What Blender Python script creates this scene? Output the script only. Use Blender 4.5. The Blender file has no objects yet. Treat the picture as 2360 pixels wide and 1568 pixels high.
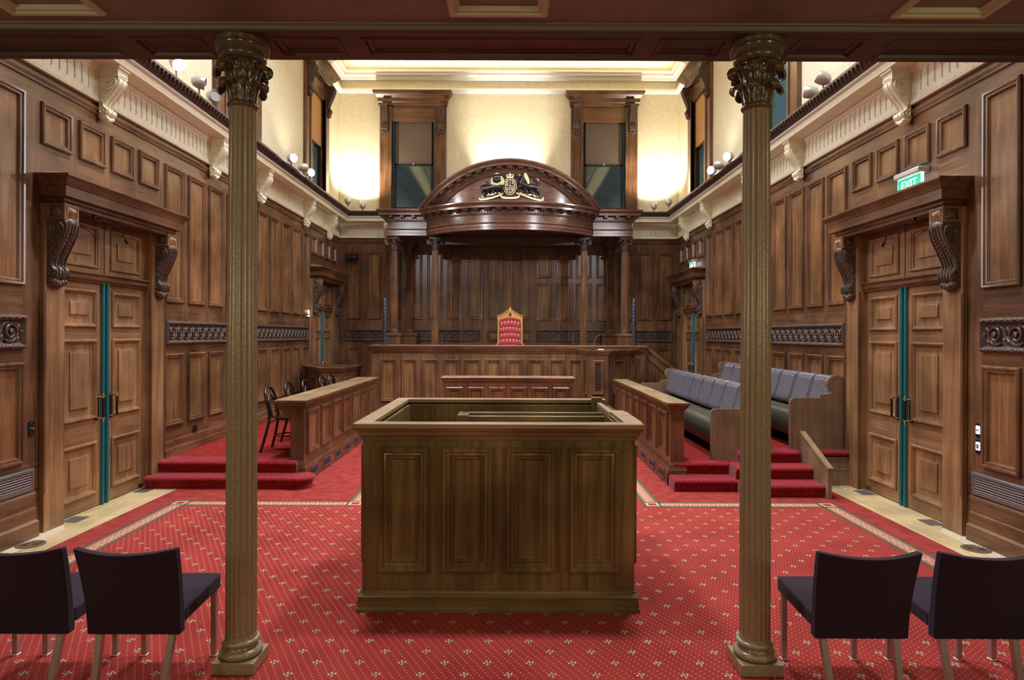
import bpy, math, random
from math import sin, cos, pi, radians, sqrt
from mathutils import Vector
random.seed(7)
scene = bpy.context.scene
COL = scene.collection

# ------------------------------------------------------------------ camera
F = 1475.0
cam_d = bpy.data.cameras.new('camera'); cam = bpy.data.objects.new('camera', cam_d); COL.objects.link(cam)
cam_d.sensor_fit = 'HORIZONTAL'; cam_d.sensor_width = 36.0; cam_d.lens = 36.0 * F / 2360.0
cam_d.shift_x = 3.0 / 2360; cam_d.shift_y = -13.0 / 2360
cam_d.clip_start = .05; cam_d.clip_end = 200
cam.location = (0.07, 0.0, 1.9); cam.rotation_euler = (radians(90), radians(-0.2), 0)
scene.camera = cam
scene.view_settings.view_transform = 'Standard'; scene.view_settings.look = 'None'
scene.view_settings.gamma = 1; scene.view_settings.use_curve_mapping = False
scene.view_settings.exposure = 0.0

# ------------------------------------------------------------------ world and lights
wd = bpy.data.worlds.new('dusk'); scene.world = wd; wd.use_nodes = True
wd.node_tree.nodes['Background'].inputs[0].default_value = (.24, .44, .52, 1)
wd.node_tree.nodes['Background'].inputs[1].default_value = .3

def area(name, loc, size, power, color, rot=(0, 0, 0), size_y=None, spread=None):
    d = bpy.data.lights.new(name, 'AREA'); d.energy = power; d.color = color; d.size = size
    if size_y: d.shape = 'RECTANGLE'; d.size_y = size_y
    if spread: d.spread = radians(spread)
    o = bpy.data.objects.new(name, d); o.location = loc; o.rotation_euler = rot; COL.objects.link(o); return o
def spot(name, loc, target, power, color, angle=60, blend=.6, r=.05):
    d = bpy.data.lights.new(name, 'SPOT'); d.energy = power; d.color = color
    d.spot_size = radians(angle); d.spot_blend = blend; d.shadow_soft_size = r
    o = bpy.data.objects.new(name, d); o.location = loc; COL.objects.link(o)
    o.rotation_euler = (Vector(target) - Vector(loc)).to_track_quat('-Z', 'Y').to_euler(); return o
COOL = (.90, .93, 1.0); WARM = (1.0, .86, .66); CREAML = (1.0, .93, .78)
for i, (x, y) in enumerate([(-1.9, 6.2), (1.9, 6.2), (-1.9, 10.2), (1.9, 10.2)]):
    area('hall_ceiling_light', (x, y, 8.9), .7, 205, COOL, spread=130)
area('hall_ceiling_light', (0, 13.2, 8.9), .8, 110, COOL)
area('cove_light', (0, 16.12, 8.70), 8.0, 75, (1, .90, .55), (radians(180), 0, 0), .12)
for s in (-1, 1): area('cove_light', (s * 3.92, 8.5, 8.70), .12, 80, (1, .90, .55), (radians(180), 0, 0), 14.5)
# lamps under the gallery, behind the public seats, and added fill lights
for x in (-2.3, 2.3):
    area('gallery_downlight', (x, 1.2, 3.5), .5, 16, (1, .84, .55))
for x in (-4.2, 4.2):
    area('gallery_fill_light', (x, -.6, 2.5), .5, 26, (1, .86, .52), (radians(90), 0, radians(-50 if x < 0 else 50)))  # unseen fill, added to brighten the ceiling, columns, chairs and dock
area('gallery_fill_light', (0, -3.2, 2.4), .8, 30, (1, .86, .52), (radians(90), 0, 0))  # unseen rear fill, added to warm the dock front
# the lit ledge spotlights that wash the upper walls
spot('ledge_lamp', (-3.95, 15.9, 5.25), (-3.6, 16.6, 7.0), 380, CREAML, 120, .9)
spot('ledge_lamp', (3.95, 15.9, 5.25), (3.6, 16.6, 7.0), 380, CREAML, 120, .9)
spot('ledge_lamp', (0, 15.75, 5.5), (0, 16.6, 6.35), 430, CREAML, 84, .5)
for s in (-1, 1):
    for y in (8.4, 12.5):
        spot('ledge_uplight', (s * 3.8, y, 5.3), (s * 4.5, y + .3, 7.6), 24, CREAML, 125, .9)
    spot('ledge_spotlight', (s * 3.72, 7.8, 5.35), (-s * .9, 15.6, 2.9), 560, COOL, 50, .5)
    spot('ledge_spotlight', (s * 3.72, 12.0, 5.35), (-s * 2.6, 9.4, .5), 420, COOL, 75, .6)
    spot('ledge_spotlight', (s * 3.72, 11.9, 5.35), (-s * 4.4, 6.6, 4.2), 260, COOL, 72, .7)
    spot('ledge_spotlight', (s * 3.72, 8.3, 5.35), (2.0 if s < 0 else -3.2, 12.5, 1.1), 420, COOL, 26, .6)  # beam added beside unlit fixtures to brighten the witness and press boxes
    spot('ledge_spotlight', (s * 3.72, 13.0, 5.35), (-s * .6, 14.2, 4.8), 190, COOL, 40, .7)

# ------------------------------------------------------------------ materials
def newmat(name):
    m = bpy.data.materials.new(name); m.use_nodes = True
    return m, m.node_tree.nodes, m.node_tree.links, m.node_tree.nodes['Principled BSDF']
def plain(name, c, rough=.5, metal=0, spec=.5, emit=None, es=0, coat=0):
    m, n, l, b = newmat(name)
    b.inputs['Base Color'].default_value = (*c, 1); b.inputs['Roughness'].default_value = rough
    b.inputs['Metallic'].default_value = metal; b.inputs['Specular IOR Level'].default_value = spec
    b.inputs['Coat Weight'].default_value = coat
    if emit: b.inputs['Emission Color'].default_value = (*emit, 1); b.inputs['Emission Strength'].default_value = es
    return m
def noisy(name, c1, c2, scale=(5, 5, 5), rough=.6, nscale=4, detail=6, bump=0, bscale=60, lo=.35, hi=.65, metal=0, coat=0, sheen=0, spec=.5):
    m, n, l, b = newmat(name)
    tc = n.new('ShaderNodeTexCoord'); mp = n.new('ShaderNodeMapping'); mp.inputs['Scale'].default_value = scale
    l.new(tc.outputs['Object'], mp.inputs[0])
    nz = n.new('ShaderNodeTexNoise'); nz.inputs['Scale'].default_value = nscale; nz.inputs['Detail'].default_value = detail
    l.new(mp.outputs[0], nz.inputs['Vector'])
    r = n.new('ShaderNodeValToRGB'); r.color_ramp.elements[0].position = lo; r.color_ramp.elements[1].position = hi
    r.color_ramp.elements[0].color = (*c1, 1); r.color_ramp.elements[1].color = (*c2, 1)
    l.new(nz.outputs[0], r.inputs[0]); l.new(r.outputs[0], b.inputs['Base Color'])
    b.inputs['Roughness'].default_value = rough; b.inputs['Metallic'].default_value = metal
    b.inputs['Coat Weight'].default_value = coat; b.inputs['Sheen Weight'].default_value = sheen
    b.inputs['Specular IOR Level'].default_value = spec
    if bump:
        nb = n.new('ShaderNodeTexNoise'); nb.inputs['Scale'].default_value = bscale; l.new(tc.outputs['Object'], nb.inputs['Vector'])
        bp = n.new('ShaderNodeBump'); bp.inputs['Strength'].default_value = bump; bp.inputs['Distance'].default_value = .01
        l.new(nb.outputs[0], bp.inputs['Height']); l.new(bp.outputs[0], b.inputs['Normal'])
    return m
def wood(name, c1, c2, axis='z', rough=.27, dark=.55, seed=0):
    m, n, l, b = newmat(name)
    tc = n.new('ShaderNodeTexCoord'); mp = n.new('ShaderNodeMapping')
    s = {'z': (16, 16, .9), 'x': (.9, 16, 16), 'y': (16, .9, 16)}[axis]
    mp.inputs['Scale'].default_value = s; mp.inputs['Location'].default_value = (seed, seed * 2, seed * 3)
    l.new(tc.outputs['Object'], mp.inputs[0])
    a = n.new('ShaderNodeTexNoise'); a.inputs['Scale'].default_value = 1.1; a.inputs['Detail'].default_value = 7; a.inputs['Roughness'].default_value = .62; a.inputs['Distortion'].default_value = .5
    l.new(mp.outputs[0], a.inputs['Vector'])
    r = n.new('ShaderNodeValToRGB'); r.color_ramp.elements[0].position = .32; r.color_ramp.elements[1].position = .7
    r.color_ramp.elements[0].color = (*c1, 1); r.color_ramp.elements[1].color = (*c2, 1)
    l.new(a.outputs[0], r.inputs[0])
    g = n.new('ShaderNodeTexNoise'); g.inputs['Scale'].default_value = 1.7; g.inputs['Detail'].default_value = 2.5
    l.new(tc.outputs['Object'], g.inputs['Vector'])
    mr = n.new('ShaderNodeMapRange'); mr.inputs[1].default_value = .35; mr.inputs[2].default_value = .68; mr.inputs[3].default_value = dark; mr.inputs[4].default_value = 1.12
    l.new(g.outputs[0], mr.inputs[0])
    mx = n.new('ShaderNodeMix'); mx.data_type = 'RGBA'; mx.blend_type = 'MULTIPLY'; mx.inputs[0].default_value = 1
    l.new(r.outputs[0], mx.inputs[6]); l.new(mr.outputs[0], mx.inputs[7]); l.new(mx.outputs[2], b.inputs['Base Color'])
    rr = n.new('ShaderNodeMapRange'); rr.inputs[3].default_value = rough - .06; rr.inputs[4].default_value = rough + .1
    l.new(a.outputs[0], rr.inputs[0]); l.new(rr.outputs[0], b.inputs['Roughness'])
    return m
D1, D2 = (.098, .042, .020), (.245, .115, .056)
WZ = wood('timber_upright', D1, D2, 'z'); WX = wood('timber_across', D1, D2, 'x'); WY = wood('timber_along', D1, D2, 'y')
PZ = wood('timber_panel', (.135, .060, .024), (.33, .160, .066), 'z', .25, .6, 3)
DZ = wood('door_timber', (.21, .105, .045), (.40, .215, .105), 'z', .3, .6, 5)
DY = wood('door_timber_rail', (.19, .095, .042), (.37, .195, .095), 'y', .3, .6, 6)
KZ = wood('dock_timber', (.125, .086, .034), (.31, .215, .088), 'z', .28, .5, 8)
KX = wood('dock_timber_across', (.15, .104, .046), (.33, .235, .10), 'x', .28, .55, 9)
KT = wood('dock_rail_timber', (.26, .17, .095), (.42, .29, .17), 'x', .35, .8, 2)
RT = wood('worn_rail_top', (.20, .125, .065), (.34, .225, .12), 'y', .4, .8, 2)
GW = wood('oak_grey', (.17, .105, .06), (.29, .19, .115), 'z', .42, .7, 4)
CARV = noisy('carved_timber', (.052, .032, .026), (.13, .083, .066), rough=.33, nscale=9)
CANO = wood('canopy_timber', (.10, .046, .029), (.205, .098, .062), 'x', .22, .7, 11)
PLAS = noisy('cream_plaster', (.68, .60, .42), (.74, .66, .48), rough=.7, nscale=2, bump=.1)
CORN = noisy('cornice_paint', (.80, .74, .54), (.86, .81, .62), rough=.5, nscale=3)
WHITE = plain('white_paint', (.86, .85, .82), .5)
CEILP = noisy('gallery_ceiling_paint', (.165, .125, .10), (.20, .152, .122), rough=.42, nscale=1.5)
CTRIM = plain('ceiling_moulding_paint', (.52, .50, .36), .5)
STRM = plain('dim_ceiling_bead', (.16, .15, .10), .5)
BEAM = wood('beam_timber', (.042, .018, .011), (.085, .036, .022), 'x', .42, .7, 12)
COLP = noisy('column_paint', (.29, .235, .15), (.36, .295, .19), rough=.25, nscale=14, bump=.12, bscale=40, spec=.7)
CAPP = noisy('capital_paint', (.10, .078, .048), (.15, .118, .075), rough=.2, nscale=10, spec=.7)
CARP = noisy('plain_red_carpet', (.225, .020, .017), (.365, .039, .031), rough=.95, nscale=1.6, detail=9, bump=.4, bscale=400, sheen=.1, spec=.1)
STPC = noisy('stair_carpet', (.20, .006, .014), (.36, .018, .032), rough=.95, nscale=7, detail=8, bump=.5, bscale=300, sheen=.2, spec=.1)
DKCP = noisy('platform_carpet', (.20, .016, .014), (.30, .028, .022), rough=.95, nscale=2, bump=.3, bscale=300, spec=.1)  # red lowered to carry the shade under the pews
PUR = noisy('aubergine_fabric', (.017, .008, .019), (.027, .013, .030), rough=.85, nscale=200, spec=.25, sheen=.08)
ALU = plain('brushed_metal', (.52, .47, .46), .38, .75)
BENT = plain('black_bentwood', (.008, .007, .008), .16, coat=.5)
LEA = noisy('slate_leather', (.088, .078, .096), (.13, .116, .14), rough=.23, nscale=12, spec=.6)
LEAS = noisy('olive_leather', (.045, .042, .03), (.075, .07, .05), rough=.3, nscale=12, spec=.6)
REDL = noisy('red_leather', (.40, .045, .05), (.52, .085, .085), rough=.36, nscale=8)
OAK = wood('golden_oak', (.50, .24, .06), (.72, .40, .13), 'z', .35, .8, 7)
GOLD = plain('gilding', (.84, .73, .44), .35, .2)
BLKM = plain('black_lacquer', (.012, .011, .014), .25)
IRON = plain('grey_metal', (.20, .19, .19), .4, .6)
SPKB = plain('blue_black_cabinet', (.03, .036, .055), .3)
DARK = plain('dark_void', (.008, .008, .010), .8)
BRASS = plain('brass', (.80, .56, .20), .2, 1)
TEAL = plain('teal_door_edge', (.010, .135, .165), .4)
BLUEV = noisy('cast_iron_vent', (.012, .014, .022), (.07, .075, .11), rough=.35, nscale=45, lo=.45, hi=.55)
SILV = plain('silver_housing', (.55, .54, .53), .35, .5)
HARD = wood('pale_floorboards', (.58, .42, .20), (.75, .60, .34), 'y', .25, .75, 13)
STONE = noisy('threshold_stone', (.56, .46, .30), (.68, .60, .46), rough=.5, nscale=9)
BLND = noisy('roller_blind', (.11, .075, .052), (.125, .085, .06), rough=.8, nscale=80)
SLAT = plain('timber_slat_blind', (.62, .34, .13), .5)
SASH = plain('black_sash', (.012, .010, .009), .35)
LENS = plain('lit_lens', (1, 1, 1), .3, emit=(1, 1, 1), es=40)
LENSD = plain('unlit_lens', (.5, .5, .5), .15)
GRN = plain('green_sign_face', (.0, .30, .16), .4, emit=(.02, .62, .36), es=.9)
SIGNW = plain('lit_lettering', (1, 1, 1), .4, emit=(.9, 1, .95), es=1.6)
LCD = plain('lit_button', (.9, .95, 1), .4, emit=(.75, .85, 1), es=1.1)
ARROW = plain('grey_arrow', (.12, .13, .2), .4)
CREAMC = plain('cream_yarn', (.58, .46, .30), .95, spec=.1)
DKGR = plain('dark_green_yarn', (.07, .075, .045), .95, spec=.1)
PEACH = plain('peach_yarn', (.62, .39, .26), .95, spec=.1)
OUTW = plain('outside_render', (.14, .30, .33), .8)
STRIP = plain('strip_light', (1, 1, 1), .4, emit=(1, 1, 1), es=3)

GLASS, n_, l_, b_ = newmat('window_glass')
n_.remove(b_)
_t = n_.new('ShaderNodeBsdfTransparent'); _t.inputs[0].default_value = (.86, .93, .94, 1)
_g = n_.new('ShaderNodeBsdfGlossy'); _g.inputs['Roughness'].default_value = .03
_m = n_.new('ShaderNodeMixShader'); _m.inputs[0].default_value = .09
l_.new(_t.outputs[0], _m.inputs[1]); l_.new(_g.outputs[0], _m.inputs[2]); l_.new(_m.outputs[0], n_['Material Output'].inputs[0])

# patterned carpet field: dot lattice woven in
FIELD, n_, l_, b_ = newmat('patterned_red_carpet')
tc = n_.new('ShaderNodeTexCoord'); sp = n_.new('ShaderNodeSeparateXYZ'); l_.new(tc.outputs['Object'], sp.inputs[0])
def mth(op, a, b=None):
    q = n_.new('ShaderNodeMath'); q.operation = op
    for i, v in enumerate((a, b)):
        if v is None: continue
        if isinstance(v, (int, float)): q.inputs[i].default_value = v
        else: l_.new(v, q.inputs[i])
    return q.outputs[0]
vv = mth('MULTIPLY', mth('ADD', sp.outputs[1], 40), 1 / .026)
row = mth('FLOOR', vv); fv = mth('SUBTRACT', mth('SUBTRACT', vv, row), .5)
uu = mth('ADD', mth('MULTIPLY', mth('ADD', sp.outputs[0], 40), 1 / .0492), mth('MULTIPLY', row, .3))
fu = mth('SUBTRACT', mth('SUBTRACT', uu, mth('FLOOR', uu)), .5)
du = mth('DIVIDE', fu, .10); dv = mth('DIVIDE', fv, .145)
rad = mth('ADD', mth('MULTIPLY', du, du), mth('MULTIPLY', dv, dv))
dot = mth('LESS_THAN', rad, 1.0)
nz = n_.new('ShaderNodeTexNoise'); nz.inputs['Scale'].default_value = 1.6; nz.inputs['Detail'].default_value = 9; l_.new(tc.outputs['Object'], nz.inputs['Vector'])
rp = n_.new('ShaderNodeValToRGB'); rp.color_ramp.elements[0].position = .3; rp.color_ramp.elements[1].position = .7
rp.color_ramp.elements[0].color = (.225, .020, .018, 1); rp.color_ramp.elements[1].color = (.345, .038, .030, 1); l_.new(nz.outputs[0], rp.inputs[0])
mx = n_.new('ShaderNodeMix'); mx.data_type = 'RGBA'; l_.new(dot, mx.inputs[0]); l_.new(rp.outputs[0], mx.inputs[6]); mx.inputs[7].default_value = (.56, .24, .17, 1)
l_.new(mx.outputs[2], b_.inputs['Base Color']); b_.inputs['Roughness'].default_value = .95; b_.inputs['Specular IOR Level'].default_value = .1; b_.inputs['Sheen Weight'].default_value = .05

# ------------------------------------------------------------------ mesh helpers
class MB:
    def __init__(s, *mats): s.v = []; s.f = []; s.m = []; s.mats = list(mats) or [WZ]
    def mi(s, mat):
        if mat is None: return 0
        if mat not in s.mats: s.mats.append(mat)
        return s.mats.index(mat)
    def add(s, vs, fs, mat=None):
        o = len(s.v); s.v.extend([tuple(p) for p in vs]); k = s.mi(mat)
        for f in fs: s.f.append([i + o for i in f]); s.m.append(k)
    def quad(s, a, b, c, d, mat=None): s.add([a, b, c, d], [(0, 1, 2, 3)], mat)
    def box(s, x0, x1, y0, y1, z0, z1, mat=None, M=None):
        vs = [(x, y, z) for z in (z0, z1) for y in (y0, y1) for x in (x0, x1)]
        if M: vs = [M(*p) for p in vs]
        s.add(vs, [(0, 2, 3, 1), (4, 5, 7, 6), (0, 1, 5, 4), (1, 3, 7, 5), (3, 2, 6, 7), (2, 0, 4, 6)], mat)
    def prism(s, pts, h0, h1, M, mat=None):
        n = len(pts)
        vs = [M(a, b, h0) for a, b in pts] + [M(a, b, h1) for a, b in pts]
        fs = [tuple(range(n)), tuple(range(2 * n - 1, n - 1, -1))] + [(i, (i + 1) % n, n + (i + 1) % n, n + i) for i in range(n)]
        s.add(vs, fs, mat)
    def rings(s, M, rect, prof, mat=None, cap=True, capmat=None):
        a0, a1, b0, b1 = rect; vs = []
        for d, h in prof: vs += [M(a0 + d, b0 + d, h), M(a1 - d, b0 + d, h), M(a1 - d, b1 - d, h), M(a0 + d, b1 - d, h)]
        fs = []
        for i in range(len(prof) - 1):
            for k in range(4): fs.append((4 * i + k, 4 * i + (k + 1) % 4, 4 * i + 4 + (k + 1) % 4, 4 * i + 4 + k))
        s.add(vs, fs, mat)
        if cap: s.add(vs[-4:], [(0, 1, 2, 3)], capmat or mat)
    def poly_rings(s, pts, prof, mat=None, cap=True, top_only=False):
        """closed convex plan polygon, profile (outward offset, z)"""
        n = len(pts); cx = sum(p[0] for p in pts) / n; cy = sum(p[1] for p in pts) / n; vs = []
        for d, z in prof:
            for i in range(n):
                p0, p1, p2 = Vector(pts[i - 1]), Vector(pts[i]), Vector(pts[(i + 1) % n])
                e1 = (p1 - p0).normalized(); e2 = (p2 - p1).normalized()
                n1 = Vector((e1.y, -e1.x)); n2 = Vector((e2.y, -e2.x))
                if n1.dot(p1 - Vector((cx, cy))) < 0: n1 = -n1; 
                if n2.dot(p1 - Vector((cx, cy))) < 0: n2 = -n2
                b = (n1 + n2); b = b / max(.3, (1 + n1.dot(n2)))
                q = p1 + b * d; vs.append((q.x, q.y, z))
        fs = []
        for i in range(len(prof) - 1):
            for k in range(n): fs.append((n * i + k, n * i + (k + 1) % n, n * i + n + (k + 1) % n, n * i + n + k))
        if cap: fs.append(tuple(range(len(vs) - n, len(vs))))
        s.add(vs, fs, mat)
    def lathe(s, cx, cy, prof, n=32, mat=None, flutes=0, depth=.08, cap=True):
        vs = []; k = flutes * 4 if flutes else n
        for r, z in prof:
            for i in range(k):
                t = 2 * pi * i / k; rr = r
                if flutes: rr = r * (1 - depth * (0, .75, 1, .75)[i % 4])
                vs.append((cx + rr * cos(t), cy + rr * sin(t), z))
        fs = [(k * j + i, k * j + (i + 1) % k, k * j + k + (i + 1) % k, k * j + k + i) for j in range(len(prof) - 1) for i in range(k)]
        if cap: fs += [tuple(range(k))[::-1], tuple(range(len(vs) - k, len(vs)))]
        s.add(vs, fs, mat)
    def tube(s, pts, r, n=8, mat=None, closed=False, flat=1.0, caps=True):
        P = [Vector(p) for p in pts]; m = len(P); R = r if isinstance(r, (list, tuple)) else [r] * m
        T = []
        for i in range(m):
            a = P[(i - 1) % m] if (closed or i > 0) else P[i]; b = P[(i + 1) % m] if (closed or i < m - 1) else P[i]
            t = b - a; T.append(t.normalized() if t.length > 1e-9 else Vector((0, 0, 1)))
        up = Vector((0, 0, 1)) if abs(T[0].z) < .9 else Vector((1, 0, 0))
        N = (up - T[0] * up.dot(T[0])).normalized(); vs = []
        for i in range(m):
            N = (N - T[i] * N.dot(T[i])); N = N.normalized() if N.length > 1e-6 else Vector((1, 0, 0)); B = T[i].cross(N)
            for k in range(n):
                a = 2 * pi * k / n; vs.append(P[i] + N * cos(a) * R[i] + B * sin(a) * R[i] * flat)
        fs = [(n * i + k, n * i + (k + 1) % n, n * ((i + 1) % m) + (k + 1) % n, n * ((i + 1) % m) + k) for i in range(m if closed else m - 1) for k in range(n)]
        if caps and not closed: fs += [tuple(range(n))[::-1], tuple(range(len(vs) - n, len(vs)))]
        s.add(vs, fs, mat)
    def ball(s, c, r, n=8, mat=None, M=None):
        if not isinstance(r, tuple): r = (r, r, r)
        vs = [(c[0], c[1], c[2] - r[2])]; m = max(3, n // 2)
        for j in range(1, m):
            t = pi * j / m
            for i in range(n): p = 2 * pi * i / n; vs.append((c[0] + r[0] * sin(t) * cos(p), c[1] + r[1] * sin(t) * sin(p), c[2] - r[2] * cos(t)))
        vs.append((c[0], c[1], c[2] + r[2])); L = len(vs) - 1
        if M: vs = [M(*p) for p in vs]
        fs = [(0, 1 + (i + 1) % n, 1 + i) for i in range(n)] + [(L, L - n + i, L - n + (i + 1) % n) for i in range(n)]
        for j in range(m - 2):
            for i in range(n): a = 1 + j * n; fs.append((a + i, a + (i + 1) % n, a + n + (i + 1) % n, a + n + i))
        s.add(vs, fs, mat)
    def grid(s, fn, nu, nv, mat=None, cu=False):
        vs = [fn(i / nu, j / nv) for j in range(nv + 1) for i in range(nu + 1)]
        s.add(vs, [(j * (nu + 1) + i, j * (nu + 1) + i + 1, (j + 1) * (nu + 1) + i + 1, (j + 1) * (nu + 1) + i) for j in range(nv) for i in range(nu)], mat)
    def build(s, name, parent=None, angle=35, bevel=0, solid=0, recalc=False, seg=2):
        me = bpy.data.meshes.new(name); me.from_pydata(s.v, [], s.f)
        for m in s.mats: me.materials.append(m)
        me.polygons.foreach_set('material_index', s.m)
        me.polygons.foreach_set('use_smooth', [True] * len(s.f)); me.update()
        me.set_sharp_from_angle(angle=radians(angle))
        o = bpy.data.objects.new(name, me); COL.objects.link(o)
        if solid: q = o.modifiers.new('thickness', 'SOLIDIFY'); q.thickness = solid; q.offset = -1
        if bevel: q = o.modifiers.new('edges', 'BEVEL'); q.width = bevel; q.segments = seg; q.limit_method = 'ANGLE'; q.angle_limit = radians(40)
        if parent:
            o.parent = parent
            if parent.type == 'EMPTY' or parent.location.length > 0:
                o.matrix_parent_inverse = parent_inv(parent)
        return o
def parent_inv(p):
    from mathutils import Matrix
    m = Matrix.Translation(p.location)
    q = p.parent
    return m.inverted()
def tag(o, label, cat, group=None, kind=None):
    if label: o['label'] = label
    if cat: o['category'] = cat
    if group: o['group'] = group
    if kind: o['kind'] = kind
    return o
def thing(name, loc, label, cat, group=None):
    o = bpy.data.objects.new(name, None); o.location = loc; o.empty_display_size = .1; COL.objects.link(o)
    return tag(o, label, cat, group)
def setting(name, loc=(0, 0, 0), label=None, cat=None):
    o = bpy.data.objects.new(name, None); o.location = loc; COL.objects.link(o); return tag(o, label, cat, kind='structure')
def struct(o, label, cat): return tag(o, label, cat, kind='structure')
def dup(root, loc, label=None, group=None, rz=None):
    r = root.copy(); COL.objects.link(r); r.location = loc
    if rz is not None: r.rotation_euler = (0, 0, rz)
    if label: r['label'] = label
    if group: r['group'] = group
    for ch in list(root.children):
        c = ch.copy(); COL.objects.link(c); c.parent = r; c.matrix_parent_inverse = ch.matrix_parent_inverse
        for g in list(ch.children):
            d = g.copy(); COL.objects.link(d); d.parent = c; d.matrix_parent_inverse = g.matrix_parent_inverse
    return r
def cat_rom(pts, k=6, closed=False):
    P = [Vector(p) for p in pts]; n = len(P); out = []
    for i in range(n if closed else n - 1):
        p0 = P[(i - 1) % n] if closed or i else P[0]; p1 = P[i]; p2 = P[(i + 1) % n]; p3 = P[(i + 2) % n] if closed or i + 2 < n else P[-1]
        for j in range(k):
            t = j / k; out.append(.5 * ((2 * p1) + (p2 - p0) * t + (2 * p0 - 5 * p1 + 4 * p2 - p3) * t * t + (3 * p1 - p0 - 3 * p2 + p3) * t ** 3))
    if not closed: out.append(P[-1])
    return out
def spiral(c, r0, r1, turns, a0=0, sgn=1, n=26):
    return [(c[0] + (r0 + (r1 - r0) * i / n) * cos(a0 + sgn * 2 * pi * turns * i / n), c[1] + (r0 + (r1 - r0) * i / n) * sin(a0 + sgn * 2 * pi * turns * i / n)) for i in range(n + 1)]
W = 4.40; YB = 16.6
def WM(s): return lambda a, b, h: (s * (W - h), a, b)          # side wall: a along the room, b up, h out from the wall
def BMf(a, b, h): return (a, YB - h, b)                          # end wall
BOL = [(0, 0), (0, .022), (.012, .034), (.028, .03), (.036, .018), (.044, .02), (.055, .016), (.064, .0), (.07, -.008)]
def panelled(mb, M, A0, A1, B0, B1, rects, prof=BOL, mf=None, mp=None, mm=None, h=0, c=None):
    As = sorted({A0, A1, *[r[0] for r in rects], *[r[1] for r in rects]}); Bs = sorted({B0, B1, *[r[2] for r in rects], *[r[3] for r in rects]})
    for i in range(len(As) - 1):
        for j in range(len(Bs) - 1):
            a = (As[i] + As[i + 1]) / 2; b = (Bs[j] + Bs[j + 1]) / 2
            if any(r[0] < a < r[1] and r[2] < b < r[3] for r in rects): continue
            mb.quad(M(As[i], Bs[j], h), M(As[i + 1], Bs[j], h), M(As[i + 1], Bs[j + 1], h), M(As[i], Bs[j + 1], h), mf)
    for r in rects: mb.rings(M, r, [(d, hh + h) for d, hh in prof], mm or mf, mp != 'open', None if mp == 'open' else mp)
def strip(mb, M, a0, a1, prof, mat=None):
    """moulding run along a: profile (h, b) with end caps"""
    n = len(prof); vs = [M(a0, b, h) for h, b in prof] + [M(a1, b, h) for h, b in prof]
    mb.add(vs, [(i, i + 1, n + i + 1, n + i) for i in range(n - 1)] + [tuple(range(n)), tuple(range(2 * n - 1, n - 1, -1))], mat)

# ------------------------------------------------------------------ ornaments
def console(mb, M, a0, a1, zt, dep, H, mat, h0=0, beads=True, leaf=True, fine=True):
    """scroll bracket; M(a,b,h)"""
    f = [(1, 0), (1.07, -.06), (1.04, -.15), (.9, -.26), (.62, -.42), (.36, -.56), (.25, -.66), (.33, -.72), (.48, -.76), (.50, -.82), (.40, -.88), (.2, -.9)]
    fc = [(p.x, p.y) for p in cat_rom([(a, b, 0) for a, b in f], 3)]
    out = [(h0 + a * dep, zt + b * H) for a, b in fc] + [(h0, zt - .9 * H), (h0, zt)]
    mb.prism(out, a0, a1, lambda h, b, a: M(a, b, h), mat)
    aw = a1 - a0
    if not fine: return
    for sa, e in ((a0, -1), (a1, 1)):
        aa = sa + e * .002
        sp = spiral((h0 + .5 * dep, zt - .15 * H), .46 * dep, .06 * dep, 2.2, pi / 2, -1, 30)
        mb.tube([M(aa, b, h) for h, b in sp], .035 * dep + .002, 5, mat)
        sp = spiral((h0 + .22 * dep, zt - .80 * H), .26 * dep, .04 * dep, 1.6, -pi / 2, 1, 20)
        mb.tube([M(aa, b, h) for h, b in sp], .03 * dep + .002, 5, mat)
        mb.tube([M(aa, b, h) for h, b in [(h0 + a * dep * .93, zt + b * H) for a, b in fc[6:26]]], .03 * dep + .002, 5, mat)
        for k in range(3): mb.ball((0, 0, 0), (.12 * dep,) * 3, 6, mat, lambda x, y, z, k=k: M(aa + x * .3, zt - H * (.34 + .12 * k) + y, h0 + dep * (.3 - .06 * k) + z))
    for q in (.06, .5, .94):
        mb.tube([M(a0 + aw * q, zt + b * H, h0 + a * dep + .004) for a, b in fc[3:-2]], .035 * aw + .002, 5, mat)
    if beads:
        for q in (.27, .73):
            for k in range(4, len(fc) - 6, 1):
                a, b = fc[k]; mb.ball((0, 0, 0), .06 * aw, 5, mat, lambda x, y, z: M(a0 + aw * q + x, zt + b * H + y, h0 + a * dep + .004 + z))
        mb.ball((0, 0, 0), .2 * aw, 8, mat, lambda x, y, z: M((a0 + a1) / 2 + x * 2.1, zt - .045 * H + y * 1.3, h0 + 1.03 * dep + z * .7))
    if leaf:
        for k in range(-2, 3):
            mb.ball((0, 0, 0), 1, 8, mat, lambda x, y, z: M((a0 + a1) / 2 + k * aw * .2 + x * aw * .15, zt - H * (.965 - .02 * abs(k)) + y * H * (.085 - .008 * abs(k)), h0 + dep * .2 + z * dep * .26))
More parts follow.
